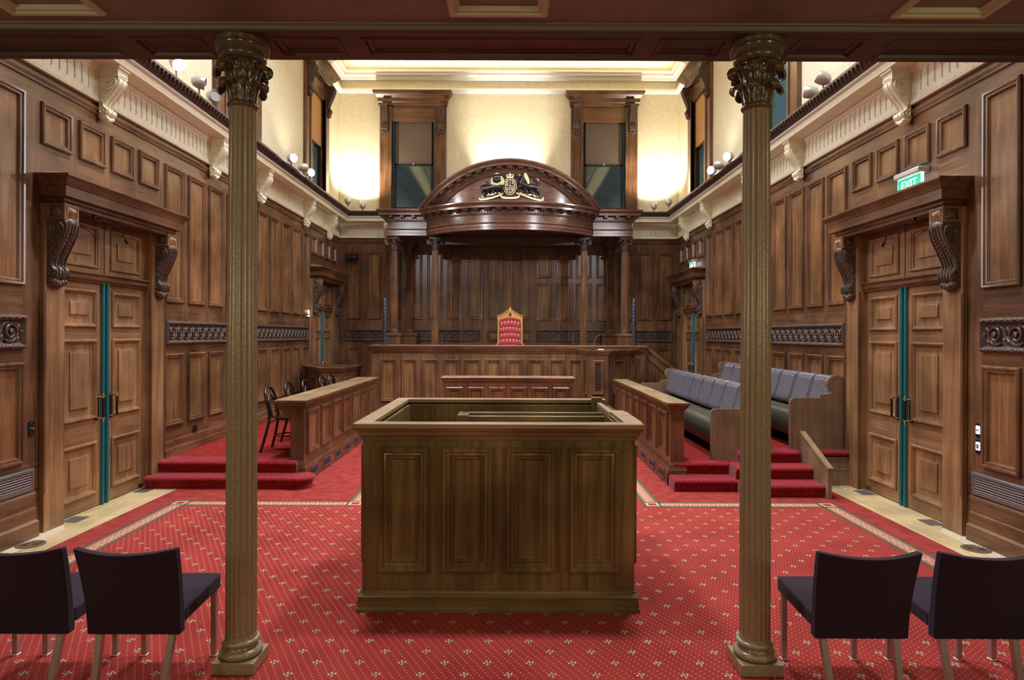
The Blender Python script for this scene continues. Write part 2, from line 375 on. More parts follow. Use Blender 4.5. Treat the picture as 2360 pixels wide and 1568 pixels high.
def carved_band(mb, M, a0, a1, b0, b1, n, mat, h=0):
    H = b1 - b0; bd = H * .17
    mb.rings(M, (a0, a1, b0, b1), [(0, h), (0, h + .03), (bd * .4, h + .045), (bd * .8, h + .03), (bd, h + .012), (bd * 1.15, h + .004)], mat)
    nb = max(4, int((a1 - a0) / (H * .22)))
    for k in range(nb):
        for bb in (b0 + bd * .42, b1 - bd * .42):
            mb.ball((0, 0, 0), 1, 5, mat, lambda x, y, z: M(a0 + (k + .5) * (a1 - a0) / nb + x * H * .075 + y * H * .03, bb + y * bd * .36, h + .042 + z * .014))
    p = (a1 - a0 - 2 * bd) / n; cb = (b0 + b1) / 2; R = min(p * .46, (H / 2 - bd) * .92)
    for i in range(n):
        ca = a0 + bd + (i + .5) * p
        NS = 30 if p > .15 and n < 6 else 16
        sp = spiral((ca, cb), R, R * .12, 1.9, -pi * .75, 1, NS)
        mb.tube([M(a, b, h + .014 + .014 * k / NS) for k, (a, b) in enumerate(sp)], [R * .15 * (1 - .4 * k / NS) for k in range(NS + 1)], 6, mat)
        mb.ball((0, 0, 0), R * .24, 6, mat, lambda x, y, z: M(ca + x, cb + y, h + .026 + z * .6))
        if i < n - 1:
            w = [(ca - R * .7, cb - R * .7), (ca - R * .1, cb - R * 1.05), (ca + p * .45, cb - R * .35), (ca + p * .6, cb + R * .6), (ca + p * .9, cb + R * .95)]
            mb.tube([M(q.x, q.y, h + .014) for q in cat_rom([(x, y, 0) for x, y in w], 3)], R * .15, 5, mat)
        for da, db, rr in ((.62, .62, .26), (-.55, .8, .2), (.55, -.75, .22), (-.72, -.5, .16), (.85, .1, .14)):
            mb.ball((0, 0, 0), 1, 6, mat, lambda x, y, z: M(ca + da * p * .62 + x * R * rr * 1.1 + y * R * .1, cb + db * (H / 2 - bd) * .8 + y * R * rr * 1.2, h + .012 + z * .018))
def acanthus(mb, cx, cy, th, path, w0, mat, ns=16, nt=8, tip=.5):
    P = cat_rom([(r, z, 0) for r, z in path], 4); m = len(P) - 1
    def fn(u, v):
        s = v; q = P[min(m, int(round(s * m)))]; t = (u - .5) * 2
        w = w0 * (sin(pi * min(1, .12 + s * .95)) ** .5 * (1 - (1 - tip) * s)) * (1 + .16 * sin(s * 2 * pi * 4)) + .002
        r = q.x + .10 * w0 * cos(t * 3 * pi) * (1 - abs(t) * .5) - .25 * w0 * t * t; z = q.y - (.25 * w0 * t * t if s > .7 else 0)
        off = t * w; x = cx + r * cos(th) - off * sin(th); y = cy + r * sin(th) + off * cos(th)
        return (x, y, z)
    mb.grid(fn, nt, m, mat)

# ================================================================== SETTING
# floor: patterned field, key border, plain surround, boards by the walls
fl = MB(FIELD); e = .0005
fl.quad((-3.52, -3.5, 0), (3.52, -3.5, 0), (3.52, 7.06, 0), (-3.52, 7.06, 0), FIELD)
fl.quad((-1.56, 7.06, 0), (1.56, 7.06, 0), (1.56, 16.6, 0), (-1.56, 16.6, 0), FIELD)
for s in (-1, 1):
    fl.quad((s * 3.72, -3.5, 0), (s * 4.0, -3.5, 0), (s * 4.0, 7.26, 0), (s * 3.72, 7.26, 0), CARP)
    fl.quad((s * 1.76, 7.26, 0), (s * 4.0, 7.26, 0), (s * 4.0, 16.6, 0), (s * 1.76, 16.6, 0), CARP)
    fl.quad((s * 4.0, -3.5, 0), (s * 4.5, -3.5, 0), (s * 4.5, 16.6, 0), (s * 4.0, 16.6, 0), HARD)
    fl.quad((s * 3.995, -3.5, e), (s * 4.01, -3.5, e), (s * 4.01, 7.9, e), (s * 3.995, 7.9, e), CREAMC)
    fl.quad((s * 4.18, 4.9, e), (s * 4.5, 4.9, e), (s * 4.5, 6.5, e), (s * 4.24, 6.2, e), STONE)
    fl.quad((s * 4.27, 6.40, 2 * e), (s * 4.44, 6.40, 2 * e), (s * 4.44, 6.62, 2 * e), (s * 4.27, 6.62, 2 * e), IRON)
    fl.quad((s * 4.27, 7.62, 2 * e), (s * 4.44, 7.62, 2 * e), (s * 4.44, 7.86, 2 * e), (s * 4.27, 7.86, 2 * e), IRON)
def border(P, Q, inward, corner0=False):
    """key border from P to Q, .20 wide to the inward side"""
    P = Vector((*P, 0)); Q = Vector((*Q, 0)); d = (Q - P); L = d.length; d.normalize(); w = Vector((*inward, 0))
    def q(a0, a1, b0, b1, z, m): fl.quad(*[P + d * a + w * b + Vector((0, 0, z)) for a, b in ((a0, b0), (a1, b0), (a1, b1), (a0, b1))], m)
    q(0, L, 0, .20, 0, DKGR)
    q(0, L, .045, .155, e, PEACH)
    n = int(L / .1); p = L / n; t = .011
    for k in range(n):
        a = k * p
        for r in ((0, 1, .055, .055 + t), (0, t / p, .055, .145), (0, .75, .145 - t, .145), (.75 - t / p, .75, .08, .145), (.3, .75, .08, .08 + t), (.3, .3 + t / p, .08, .12)):
            q(a + r[0] * p, a + r[1] * p, r[2], r[3], 2 * e, FIELD if False else DKRED)
    n = int(L / .03); p = L / n
    for k in range(n):
        for b in (.016, .168): q(k * p, k * p + p * .45, b, b + .014, e, TAUPE)
DKRED = plain('dark_red_yarn', (.36, .03, .03), .95, spec=.1); TAUPE = plain('taupe_yarn', (.30, .24, .18), .95, spec=.1)
for s in (-1, 1):
    border((s * 3.72, 1.5), (s * 3.72, 7.26), (-s, 0))
    border((s * 3.72, 7.26), (s * 1.76, 7.26), (0, -1))
    border((s * 1.76, 7.06), (s * 1.76, 13), (-s, 0))
    for cx, cy in ((s * 3.62, 7.16), (s * 1.66, 7.16)):
        for k, (hw, m) in enumerate(((.10, DKGR), (.078, TAUPE), (.06, CREAMC), (.045, DKRED))):
            fl.quad((cx - hw, cy - hw, (3 + k) * e), (cx + hw, cy - hw, (3 + k) * e), (cx + hw, cy + hw, (3 + k) * e), (cx - hw, cy + hw, (3 + k) * e), m)
    fl.quad((s * 1.56, 7.06, 0), (s * 1.76, 7.06, 0), (s * 1.76, 7.26, 0), (s * 1.56, 7.26, 0), DKGR)
def motif(cx, cy):
    vs = []; fs = []
    def ell(x, y, a, b, rot, z, n, m):
        fl.add([(cx + x + a * cos(t) * cos(rot) - b * sin(t) * sin(rot), cy + y + a * cos(t) * sin(rot) + b * sin(t) * cos(rot), z) for t in [2 * pi * k / n for k in range(n)]], [tuple(range(n))], m)
    for k in range(4):
        t = k * pi / 2 + .2; ell(.0155 * cos(t), .0165 * sin(t), .0105 if k % 2 == 0 else .0085, .0078, t + .35, e, 7, CREAMC)
    ell(0, 0, .0135, .0142, 0, 2 * e, 8, DKGR); ell(0, 0, .0058, .0075, .7, 3 * e, 6, CREAMC)
for j in range(0, 70):
    y = 2.9 + .13 * j + .02
    for i in range(-16, 17):
        x = (i + (j % 2) * .5) * .246 - .06
        if y < 7.0 and abs(x) > 3.49: continue
        if y >= 7.0 and (abs(x) > 1.53 or y > 11.2): continue
        motif(x, y)
struct(fl.build('floor'), 'red patterned carpet with key border and pale boards along the walls', 'floor')

# gallery underside: ceiling, recessed panels, beam
g = MB(CEILP); zc = 3.60; pan = [(-2.58, -2.08, 2.5, 3.40), (-.26, .26, 2.5, 3.40), (2.08, 2.58, 2.5, 3.40), (-2.58, -2.08, .3, 1.5), (-.26, .26, .3, 1.5), (2.08, 2.58, .3, 1.5)]
panelled(g, lambda a, b, h: (a, b, zc - h), -4.6, 4.6, -3.5, 3.6, pan, [(0, 0), (0, .012), (.012, .022), (.03, .02), (.034, .008), (.05, .008), (.054, -.006), (.058, -.016)], CEILP, CEILP, CTRIM)
for (x0, x1) in ((-4.6, 4.6),):
    strip(g, lambda a, b, h: (a, b, zc - h), x0, x1, [(0, 3.485), (.008, 3.488), (.012, 3.50), (.03, 3.505), (.036, 3.53), (0, 3.53)], STRM)
struct(g.build('ceiling'), 'low maroon ceiling under the gallery with framed recessed panels', 'ceiling')
b = MB(BEAM)
bp = [(.9, 1.3), (1.68, 2.08), (2.22, 3.8)]; rc = [(-.78, .8, 3.585, 3.825)] + [(x0, x1, 3.585, 3.825) for x0, x1 in bp] + [(-x1, -x0, 3.585, 3.825) for x0, x1 in bp]
panelled(b, lambda a, b_, h: (a, b_, 3.56 - h), -4.6, 4.6, 3.52, 3.88, rc, [(0, 0), (.006, .008), (.02, .008), (.026, -.008), (.05, -.012), (.056, -.02)])
b.box(-4.6, 4.6, 3.521, 3.54, 3.57, 4.3); b.box(-4.6, 4.6, 3.86, 3.879, 3.57, 4.5); b.box(-4.6, 4.6, 3.54, 3.86, 3.62, 3.7)
struct(b.build('trim_1'), 'dark timber beam with sunk soffit panels resting on the fluted columns', 'beam')
b = MB(PLAS); b.box(-4.6, 4.6, -3.5, 3.5, 3.68, 3.78); b.box(-4.6, 4.6, 3.6, 3.86, 4.5, 4.62)
struct(b.build('floor.001'), 'gallery floor slab above the beam', 'floor')

# side walls ----------------------------------------------------------
WIN = [6.2, 10.42, 14.6]; WC = (5.15, 7.42)   # window centres on the side walls, opening heights
PAN_T = (2.30, 4.09); PAN_L = (.68, 1.63); FRZ = (1.755, 2.06)
ARC_IN = (-.008,)
def leaf_profile(): return [(0, 0), (0, .014), (.010, .024), (.022, .022), (.030, .008), (.038, .006), (.044, -.010), (.052, -.012), (.130, -.004), (.132, .008), (.142, .011)]
def side_wall(s):
    nm = 'left' if s < 0 else 'right'; M = WM(s)
    root = setting('wall_' + nm, (s * W, 8, 0), f'{nm} wall, cream plaster above carved timber panelling', 'wall')
    up = MB(PLAS); holes = [(c - .58, c + .58, *WC) for c in WIN[1:]]
    panelled(up, M, -3.5, YB, 4.38, 9.12, holes, [(0, 0), (0, -.2)], PLAS, 'open', PLAS)
    for h in holes: pass
    up.build('upper_plaster', root)
    wn = MB(WZ)
    tall = [(8.25 + .6 * k, 8.73 + .6 * k, *PAN_T) for k in range(10)] + [(5.42, 5.86, 2.33, 4.12), (4.8, 5.22, 2.33, 4.12)]
    low = [(8.25 + .6 * k, 8.73 + .6 * k, *PAN_L) for k in range(10)] + [(5.42, 5.86, .70, PAN_L[1]), (4.8, 5.22, .70, PAN_L[1])]
    small = [(o + 6.07 + .535 * k, o + 6.49 + .535 * k, 3.70, 4.10) for o in (0, 8.2) for k in range(4)]
    doors = [(o + 6.34, o + 7.91, 0, 3.10) for o in (0, 8.2)]
    allr = tall + low + small
    panelled(wn, M, -3.5, YB, 0, 4.38, allr + doors, [(d, h) for d, h in BOL], WZ, PZ, WX if False else None) if False else None
    # stiles and rails with openings for panels and doors
    As = sorted({-3.5, YB, *[r[0] for r in allr + doors], *[r[1] for r in allr + doors]}); Bs = sorted({0, 4.38, *[r[2] for r in allr + doors], *[r[3] for r in allr + doors]})
    for i in range(len(As) - 1):
        for j in range(len(Bs) - 1):
            a = (As[i] + As[i + 1]) / 2; c = (Bs[j] + Bs[j + 1]) / 2
            if any(r[0] < a < r[1] and r[2] < c < r[3] for r in allr + doors): continue
            inr = any(r[0] < a < r[1] for r in allr)
            wn.quad(M(As[i], Bs[j], 0), M(As[i + 1], Bs[j], 0), M(As[i + 1], Bs[j + 1], 0), M(As[i], Bs[j + 1], 0), WZ if (PAN_L[0] < c < PAN_T[1] and not inr) else WY)
    for r in allr: wn.rings(M, r, BOL, WZ, True, PZ)
    strip(wn, M, 4.0, YB - .02, [(0, 4.25), (.018, 4.26), (.018, 4.28), (.03, 4.30), (.03, 4.33), (0, 4.33)], WY)
    strip(wn, M, 4.0, 5.98, [(0, .42), (.03, .42), (.04, .40), (.03, .38), (.03, .27), (.045, .26), (.045, .16), (.06, .15), (.07, .14), (.07, 0), (0, 0)], WY)
    strip(wn, M, 8.2, 14.1, [(0, .50), (.02, .50), (.035, .48), (.035, .40), (.05, .38), (.05, .29), (0, .29)], WY)
    wn.build('timber_panelling', root)
    for a0, a1, n in ((8.27, 14.08, 29), (4.8, 5.87, 4)):
        f = MB(CARV); carved_band(f, M, a0, a1, *FRZ, n, CARV); f.build('carved_frieze', root)
    # doors ----------------------------------------------------------
    for di, o in enumerate((0, 8.2)):
        dr = setting('door_%d' % (1 + di + (2 if s > 0 else 0)), (s * W, o + 7.125, 0), f'{"near" if di == 0 else "far"} double door on the {nm} wall under a scrolled timber hood', 'door')
        L = lambda a, b, h, o=o: M(a + o, b, h - .06)     # leaf plane
        P = lambda a, b, h, o=o: M(a + o, b, h)
        c = 7.125
        for k, (y0, y1) in enumerate(((6.34, c - .012), (c + .012, 7.91))):
            lf = MB(DZ); q0, q1 = (y0 + .10, y1 - .12) if k == 0 else (y0 + .12, y1 - .10)
            rects = [(q0, q1, .15, .72), (q0, q1, .97, 1.83), (q0, q1, 1.96, 2.36)]
            As = [y0, q0, q1, y1]; Bs = [.01, .15, .72, .97, 1.83, 1.96, 2.36, 2.455]
            for i in range(3):
                for j in range(7):
                    if i == 1 and j in (1, 3, 5): continue
                    lf.quad(L(As[i], Bs[j], 0), L(As[i + 1], Bs[j], 0), L(As[i + 1], Bs[j + 1], 0), L(As[i], Bs[j + 1], 0), DY if i == 1 else DZ)
            for r in rects: lf.rings(L, r, leaf_profile(), DZ, True, DZ)
            lf.box(y0, y1, .01, 2.455, -.045, -.018, DZ, L)
            le = lf.build('door_leaf', dr)
            tg = MB(TEAL); e0, e1 = (y1 - .05, y1 - .004) if k == 0 else (y0 + .004, y0 + .05)
            tg.tube([L((e0 + e1) / 2, z, .012) for z in (.01, 2.45)], .024, 12, TEAL, flat=.8); gl = tg.build('teal_edge_guard', le); gl['label'] = 'teal edge guard'
            hb = MB(BLKM); hy = c - .12 if k == 0 else c + .12
            hb.box(hy - .028, hy + .028, .95, 1.22, 0, .012, BLKM, L); hb.tube([L(hy, z, .075) for z in (.955, 1.21)], .013, 8, BLKM)
            for z in (.965, 1.2):
                hb.tube([L(hy, z, .0), L(hy, z, .08)], .008, 6, BRASS); hb.ball((0, 0, 0), .018, 8, BRASS, lambda x, y, zz: L(hy + x, z + y, .078 + zz))
            hb.ball((0, 0, 0), .013, 8, BRASS, lambda x, y, zz: L(hy + x, 1.225 + y, .075 + zz)); hb.ball((0, 0, 0), .013, 8, BRASS, lambda x, y, zz: L(hy + x, .94 + y, .075 + zz))
            hn = hb.build('door_handle', le); hn['label'] = 'black pull handle with brass ends'
            hg = MB(BRASS); yy = 6.36 if k == 0 else 7.79; hg.box(yy, yy + .1, .02, .06, 0, .006, BRASS, L); hg.build('kick_hinge', le)
        tr = MB(DZ); rects = [(6.44, 7.02, 2.60, 3.06), (7.23, 7.81, 2.60, 3.06)]
        panelled(tr, L, 6.34, 7.91, 2.50, 3.14, rects, leaf_profile(), DZ, DZ)
        tr.box(c - .004, c + .004, 2.52, 3.12, 0, .006, CARV, L); tr.build('transom_panel', dr)
        tb = MB(WY); strip(tb, L, 6.34, 7.91, [(0, 2.44), (.03, 2.44), (.035, 2.46), (.055, 2.47), (.06, 2.50), (.045, 2.505), (.045, 2.525), (.07, 2.53), (.07, 2.545), (0, 2.55)], WY); tb.build('transom_rail', dr)
        bb = MB(DARK); bb.box(6.2, 8.05, 0, 3.3, -.16, -.12, DARK, P); bb.build('door_backing', dr)
        for y0, y1, ni in ((6.07, 6.345, 1), (7.905, 8.18, 0)):
            ps = MB(DZ); ps.box(y0, y1, 0, 3.135, -.07, .045, DZ, P)
            for z0, z1 in ((.38, 2.30),): ps.tube([P(y0 if ni else y1, z, .045) for z in (z0, z1)], .016, 8, WZ)
            ps.tube([P(y1 if ni else y0, z, .03) for z in (0, 2.44)], .014, 8, WZ)
            ps.build('door_pilaster', dr)
        for y0, y1 in ((6.105, 6.295), (7.955, 8.145)):
            bl = MB(DZ); bl.box(y0 - .005, y1 + .005, 2.99, 3.135, .045, .215, DZ, P)
            bl.rings(P, (y0 + .02, y1 - .02, 3.01, 3.12), [(0, .215), (0, .222), (.006, .222), (.008, .215), (.052, .245)], DZ)
            for ya, sg in ((y0 - .005, -1), (y1 + .005, 1)):
                bl.rings(lambda a, b_, h: P(ya + sg * h, b_, a), (.07, .19, 3.01, 3.12), [(0, 0), (0, .006), (.006, .006), (.008, 0), (.052, .025)], CARV)
            console(bl, P, y0, y1, 2.99, .165, .64, CARV, .045); bl.build('scroll_console', dr, angle=50)
        hd = MB(WY)
        # hood: stacked outline, out from the wall
        def HS(a, b_, h): return P(a, h, b_)
        pr = [(.0, 3.12), (.0, 3.15), (-.02, 3.165), (-.02, 3.19), (-.075, 3.20), (-.075, 3.295), (-.085, 3.30), (-.09, 3.32), (-.13, 3.37), (-.14, 3.38), (-.14, 3.40)]
        vs = []; a0, a1, hh = 6.12, 8.13, .19
        for d, z in pr: vs += [P(a0 + d, z, 0), P(a0 + d, z, hh - d), P(a1 - d, z, hh - d), P(a1 - d, z, 0)]
        fs = [(4 * i + k, 4 * i + k + 1, 4 * i + 5 + k, 4 * i + 4 + k) for i in range(len(pr) - 1) for k in range(3)] + [(0, 3, 2, 1)]
        hd.add(vs, fs, WY)
        t = vs[-4:]; r0 = P(a0 + .12, 3.475, 0); r1 = P(a1 - .12, 3.475, 0)
        hd.add([*t, r0, r1], [(0, 1, 4), (1, 2, 5, 4), (2, 3, 5)], RT)
        hd.build('hood', dr)
        lm = MB(BLKM); lz = cat_rom([P(6.62, 3.11, .16), P(6.66, 3.07, .15), P(6.85, 3.09, .16), P(7.05, 3.05, .16), P(7.17, 2.94, .15)], 5)
        lm.tube(lz, .007, 6); lm.ball(P(6.62, 3.105, .16), .022, 8); lm.tube([lz[-1], P(7.20, 2.905, .15)], .016, 8)
        lo = lm.build('gooseneck_microphone'); tag(lo, f'black gooseneck microphone hanging under the hood of the {"near" if di == 0 else "far"} {nm} door', 'microphone')
    return root
for s in (-1, 1): side_wall(s)

# end wall ------------------------------------------------------------
root = setting('wall_back', (0, YB, 0), 'end wall, cream plaster above dark timber panelling', 'wall')
WB = (-2.47, 2.47)
up = MB(PLAS); panelled(up, BMf, -W, W, 4.38, 9.12, [(c - .56, c + .56, *WC) for c in WB], [(0, 0), (0, -.2)], PLAS, 'open', PLAS)
up.build('upper_plaster', root)
xs = [(-4.18, -3.82), (-3.68, -3.28), (-3.16, -2.78), (-2.62, -2.23), (-2.10, -1.70), (-1.57, -1.21), (-1.04, -.66), (-.515, -.256), (-.12, .18), (.32, .59)]
xr = [(.73, 1.13), (1.25, 1.66), (1.76, 2.16), (2.29, 2.68)]; xe = [(2.85, 3.25), (3.37, 3.75), (3.87, 4.25)]
wn = MB(WZ); rc = [(a, c, 2.28, 4.02) for a, c in xs + xe] + [(a, c, 2.25, 3.22) for a, c in xr] + [(a, c, 3.36, 4.02) for a, c in xr] + [(a, c, .72, 1.55) for a, c in xs + xr + xe] + [(-.54, .6, 1.72, 2.0)]
panelled(wn, BMf, -W, W, 0, 4.38, rc, BOL, WZ, PZ)
strip(wn, BMf, -W, W, [(0, 4.25), (.018, 4.26), (.018, 4.28), (.03, 4.30), (.03, 4.33), (0, 4.33)], WX)
wn.build('timber_panelling', root)
for a0, a1, n in ((-4.2, -2.95, 6), (-2.65, -.72, 9), (.74, 2.66, 9), (2.95, 4.26, 6)):
    f = MB(CARV); carved_band(f, BMf, a0, a1, 1.72, 2.02, n, CARV); f.build('carved_frieze', root)
# front end and upper room
b = MB(PLAS); b.box(-4.6, 4.6, -3.6, -3.5, 0, 9.2); struct(b.build('wall_front'), 'plain wall behind the public seats', 'wall')
b = MB(PLAS); b.box(-4.6, 4.6, -3.6, YB + .2, 9.12, 9.2); struct(b.build('ceiling.001'), 'high cream ceiling of the courtroom', 'ceiling')

def run_U(mb, prof, mat, W_=W, Y0=3.9):
    """moulding round left, end and right wall: profile (h, z)"""
    n = len(prof); cols = []
    for h, z in prof: cols.append([(-(W_ - h), Y0, z), (-(W_ - h), YB - h, z), (W_ - h, YB - h, z), (W_ - h, Y0, z)])
    vs = [p for c in cols for p in c]
    mb.add(vs, [(4 * i + k, 4 * i + k + 1, 4 * i + 5 + k, 4 * i + 4 + k) for i in range(n - 1) for k in range(3)] + [tuple(4 * i for i in range(n)), tuple(4 * i + 3 for i in range(n))], mat)
cr = MB(WHITE)
run_U(cr, [(0, 8.14), (.07, 8.15), (.08, 8.18), (.10, 8.20), (.10, 8.24), (.04, 8.27)], WHITE, Y0=-3.5)
run_U(cr, [(.04, 8.27), (.03, 8.46)], PLAS, Y0=-3.5)
run_U(cr, [(.03, 8.46), (.10, 8.47), (.12, 8.52), (.20, 8.55), (.20, 8.60), (.26, 8.63), (.26, 8.66)], WHITE, Y0=-3.5)
run_U(cr, [(.26, 8.66), (.30, 8.82), (.42, 8.96), (.62, 9.04), (.66, 9.05), (.66, 9.12)], PLAS, Y0=-3.5)
struct(cr.build('trim_2'), 'white crown moulding below the coved ceiling', 'moulding')

# cream entablature along three walls
ct = setting('trim_3', (0, YB, 4.38), 'cream fluted cornice with scroll brackets and brown egg-and-dart rim round the hall', 'cornice')
cb = MB(CORN)
run_U(cb, [(0, 4.38), (.045, 4.38), (.05, 4.40), (.035, 4.43), (.035, 4.44)], CORN)
run_U(cb, [(.035, 4.725), (.05, 4.73), (.065, 4.755), (.07, 4.775), (.28, 4.775), (.285, 4.78), (.285, 4.865), (.30, 4.87)], CORN)
cb.build('cornice_run', ct)
rp_ = MB(WHITE); run_U(rp_, [(.28, 4.865), (.305, 4.868), (.32, 4.88), (.322, 4.895), (.31, 4.905), (.29, 4.905)], WHITE); 
rp_.build('rope_moulding', ct)
eg = MB(CARV); run_U(eg, [(.29, 4.905), (.325, 4.91), (.35, 4.95), (.385, 4.985), (.40, 4.99), (.40, 5.02), (0, 5.03)], CARV)
def eggs(Mm, a0, a1, p=.085):
    n = int((a1 - a0) / p)
    for k in range(n):
        a = a0 + (k + .5) * (a1 - a0) / n
        eg.ball((0, 0, 0), 1, 6, CARV, lambda x, y, z: Mm(a + x * .026, 4.942 + y * .03 + z * .01, .35 + z * .028 + y * .022))
        eg.box(a + p * .42, a + p * .58, 4.96, 4.99, .37, .405, CARV, Mm)
for s in (-1, 1): eggs(WM(s), 3.9, YB - .4)
eggs(BMf, -W + .4, -3.1); eggs(BMf, 3.1, W - .4)
eg.build('egg_and_dart', ct)
def fluted(mb, M, a0, a1, n, h=.035):
    p = (a1 - a0) / n; sw = .062; zb, zt = 4.44, 4.725; s0, s1 = 4.472, 4.705
    for k in range(n):
        x0 = a0 + k * p; x1 = x0 + p; m0 = (x0 + x1) / 2 - sw / 2; m1 = m0 + sw
        c = [(m0, s0 + .028), (m0 + .012, s0 + .008), (m0 + sw / 2, s0), (m1 - .012, s0 + .008), (m1, s0 + .028)]
        d = [(a, s0 + s1 - b) for a, b in c]
        V = lambda pts, hh=h: [M(a, b, hh) for a, b in pts]
        mb.add(V([(x0, zb), (m0, zb), c[0], d[0], (m0, zt), (x0, zt)]), [tuple(range(6))], CORN)
        mb.add(V([(m1, zb), (x1, zb), (x1, zt), (m1, zt), d[-1], c[-1]]), [tuple(range(6))], CORN)
        mb.add(V([(m0, zb), (m1, zb)] + c[::-1]), [tuple(range(7))], CORN); mb.add(V([(m0, zt), (m1, zt)] + d[::-1]), [tuple(range(7))], CORN)
        lp = c + d[::-1]; q = len(lp)
        mb.add(V(lp) + V(lp, h - .012), [(i, (i + 1) % q, q + (i + 1) % q, q + i) for i in range(q)], CORN)
        mb.add(V(lp, h - .012), [tuple(range(q))], WHITE)
BR = [6.95, 9.48, 11.26, 13.75, 15.5]
fz = MB(CORN)
for s in (-1, 1):
    M = WM(s)
    for a0, a1 in ((3.9, 6.86), (7.04, 9.39), (9.57, 11.17), (11.35, 13.66), (13.84, 15.41), (15.59, YB - .06)):
        fluted(fz, M, a0, a1, max(2, int((a1 - a0) / .108)))
    for a in BR: fz.box(a - .095, a + .095, 4.44, 4.725, 0, .035, CORN, M)
fluted(fz, BMf, -W + .04, -3.02, 12); fluted(fz, BMf, 3.02, W - .04, 12)
fz.build('fluted_frieze', ct)
lm_ = MB(WHITE)
for s in (-1, 1):
    M = WM(s); n = 150
    for k in range(n):
        a = 3.9 + (k + .5) * (YB - 4) / n; lm_.ball((0, 0, 0), 1, 5, WHITE, lambda x, y, z: M(a + x * .034, 4.412 + y * .011, .045 + z * .009))
lm_.build('leaf_moulding', ct)
for s in (-1, 1):
    M = WM(s)
    for a in BR:
        bk = MB(CORN); bk.box(a - .085, a + .085, 4.66, 4.775, .035, .25, CORN, M); bk.box(a - .1, a + .1, 4.75, 4.776, .035, .27, CORN, M)
        bk.rings(M, (a - .06, a + .06, 4.675, 4.735), [(0, .25), (.004, .256), (.01, .256), (.014, .248)], CORN)
        console(bk, M, a - .075, a + .075, 4.665, .20, .47, CORN, .035, beads=False); bk.build('bracket', ct, angle=50)
for a in (-3.1, 3.1):
    bk = MB(CORN); bk.box(a - .085, a + .085, 4.66, 4.775, .035, .25, CORN, BMf); console(bk, BMf, a - .075, a + .075, 4.665, .20, .47, CORN, .035, beads=False); bk.build('bracket', ct, angle=50)

# windows --------------------------------------------------------------
def window(idx, M, c, where, slat, hb=.55, drop=1.06):
    w = setting('window_%d' % idx, Vector(M(c, WC[0], 0)), f'{where}, tall sash window in a bracketed timber surround with {"slatted" if slat else "roller"} blind', 'window')
    fr = MB(WZ)
    for sg in (-1, 1):
        a0, a1 = sorted((c + sg * hb, c + sg * .86)); fr.box(a0, a1, 5.03, 7.80, 0, .07, WZ, M); fr.box(a0 - .01, a1 + .01, 5.03, 5.15, 0, .085, WZ, M)
        q0, q1 = sorted((c + sg * hb, c + sg * (hb + .05))); fr.box(q0, q1, 5.05, 7.45, -.12, .09, WZ, M)
    fr.box(c - hb, c + hb, 7.40, 7.82, -.02, .04, WX, M); fr.rings(M, (c - hb + .03, c + hb - .03, 7.47, 7.76), BOL[:8], WX)
    fr.box(c - hb, c + hb, 5.03, 5.15, -.12, .10, WX, M); fr.build('surround', w)
    hd = MB(WX); vs = []; pr = [(.12, 7.80), (.13, 7.86), (.15, 7.88), (.15, 7.97), (.19, 7.99), (.22, 8.03), (.29, 8.08), (.30, 8.10), (.30, 8.13)]
    for d, z in pr: vs += [M(c - .80 - d * .7, z, 0), M(c - .80 - d * .7, z, d), M(c + .80 + d * .7, z, d), M(c + .80 + d * .7, z, 0)]
    hd.add(vs, [(4 * i + k, 4 * i + k + 1, 4 * i + 5 + k, 4 * i + 4 + k) for i in range(len(pr) - 1) for k in range(3)] + [(0, 3, 2, 1), (len(vs) - 4, len(vs) - 3, len(vs) - 2, len(vs) - 1)], WX); hd.build('cornice_hood', w)
    for sg in (-1, 1):
        bk = MB(CARV); a = c + sg * .72; console(bk, M, a - .075, a + .075, 7.80, .17, .72, CARV, .07, beads=False); bk.build('bracket', w, angle=50)
    sa = MB(SASH); i = hb - .05
    for z0, z1, hh in ((5.15, 6.32, -.06), (6.28, 7.42, -.10)):
        for r in ((c - i, c - i + .05, z0, z1), (c + i - .05, c + i, z0, z1), (c - i, c + i, z0, z0 + .05), (c - i, c + i, z1 - .04, z1)):
            sa.box(r[0], r[1], r[2], r[3], hh - .02, hh + .02, SASH, M)
    so = sa.build('sash', w)
    pn = MB(GLASS)
    for z0, z1, hh in ((5.2, 6.28, -.06), (6.33, 7.38, -.10)): pn.quad(M(c - i + .05, z0, hh), M(c + i - .05, z0, hh), M(c + i - .05, z1, hh), M(c - i + .05, z1, hh), GLASS)
    pn.build('glass_pane', so)
    bl = MB(SLAT if slat else BLND)
    if slat:
        for k in range(30): z = 7.38 - .036 * k; bl.box(c - i + .02, c + i - .02, z - .028, z, -.045, -.015, SLAT, lambda a, b_, h, z=z: M(a, b_ + (h + .03) * .6, h))
    else:
        bl.box(c - i + .03, c + i - .03, 7.40 - drop, 7.40, -.03, -.022, BLND, M); bl.tube([M(c - i + .03, 7.4 - drop, -.026), M(c + i - .03, 7.4 - drop, -.026)], .014, 8, BLND)
        bl.tube([M(c + .02 * cos(t), 7.375 - drop + .02 * sin(t), -.005) for t in [2 * pi * k / 10 for k in range(10)]], .004, 5, WHITE, closed=True)
    bl.build('blind', w)
k = 1
for s, nm in ((-1, 'left'), (1, 'right')):
    for c, wh in zip(WIN[1:], ('middle', 'far')): window(k, WM(s), c, f'{wh} window of the {nm} wall', True); k += 1
for c, nm in zip(WB, ('left', 'right')): window(k, BMf, c, f'end wall, {nm} of the pediment', False, drop=1.06); k += 1
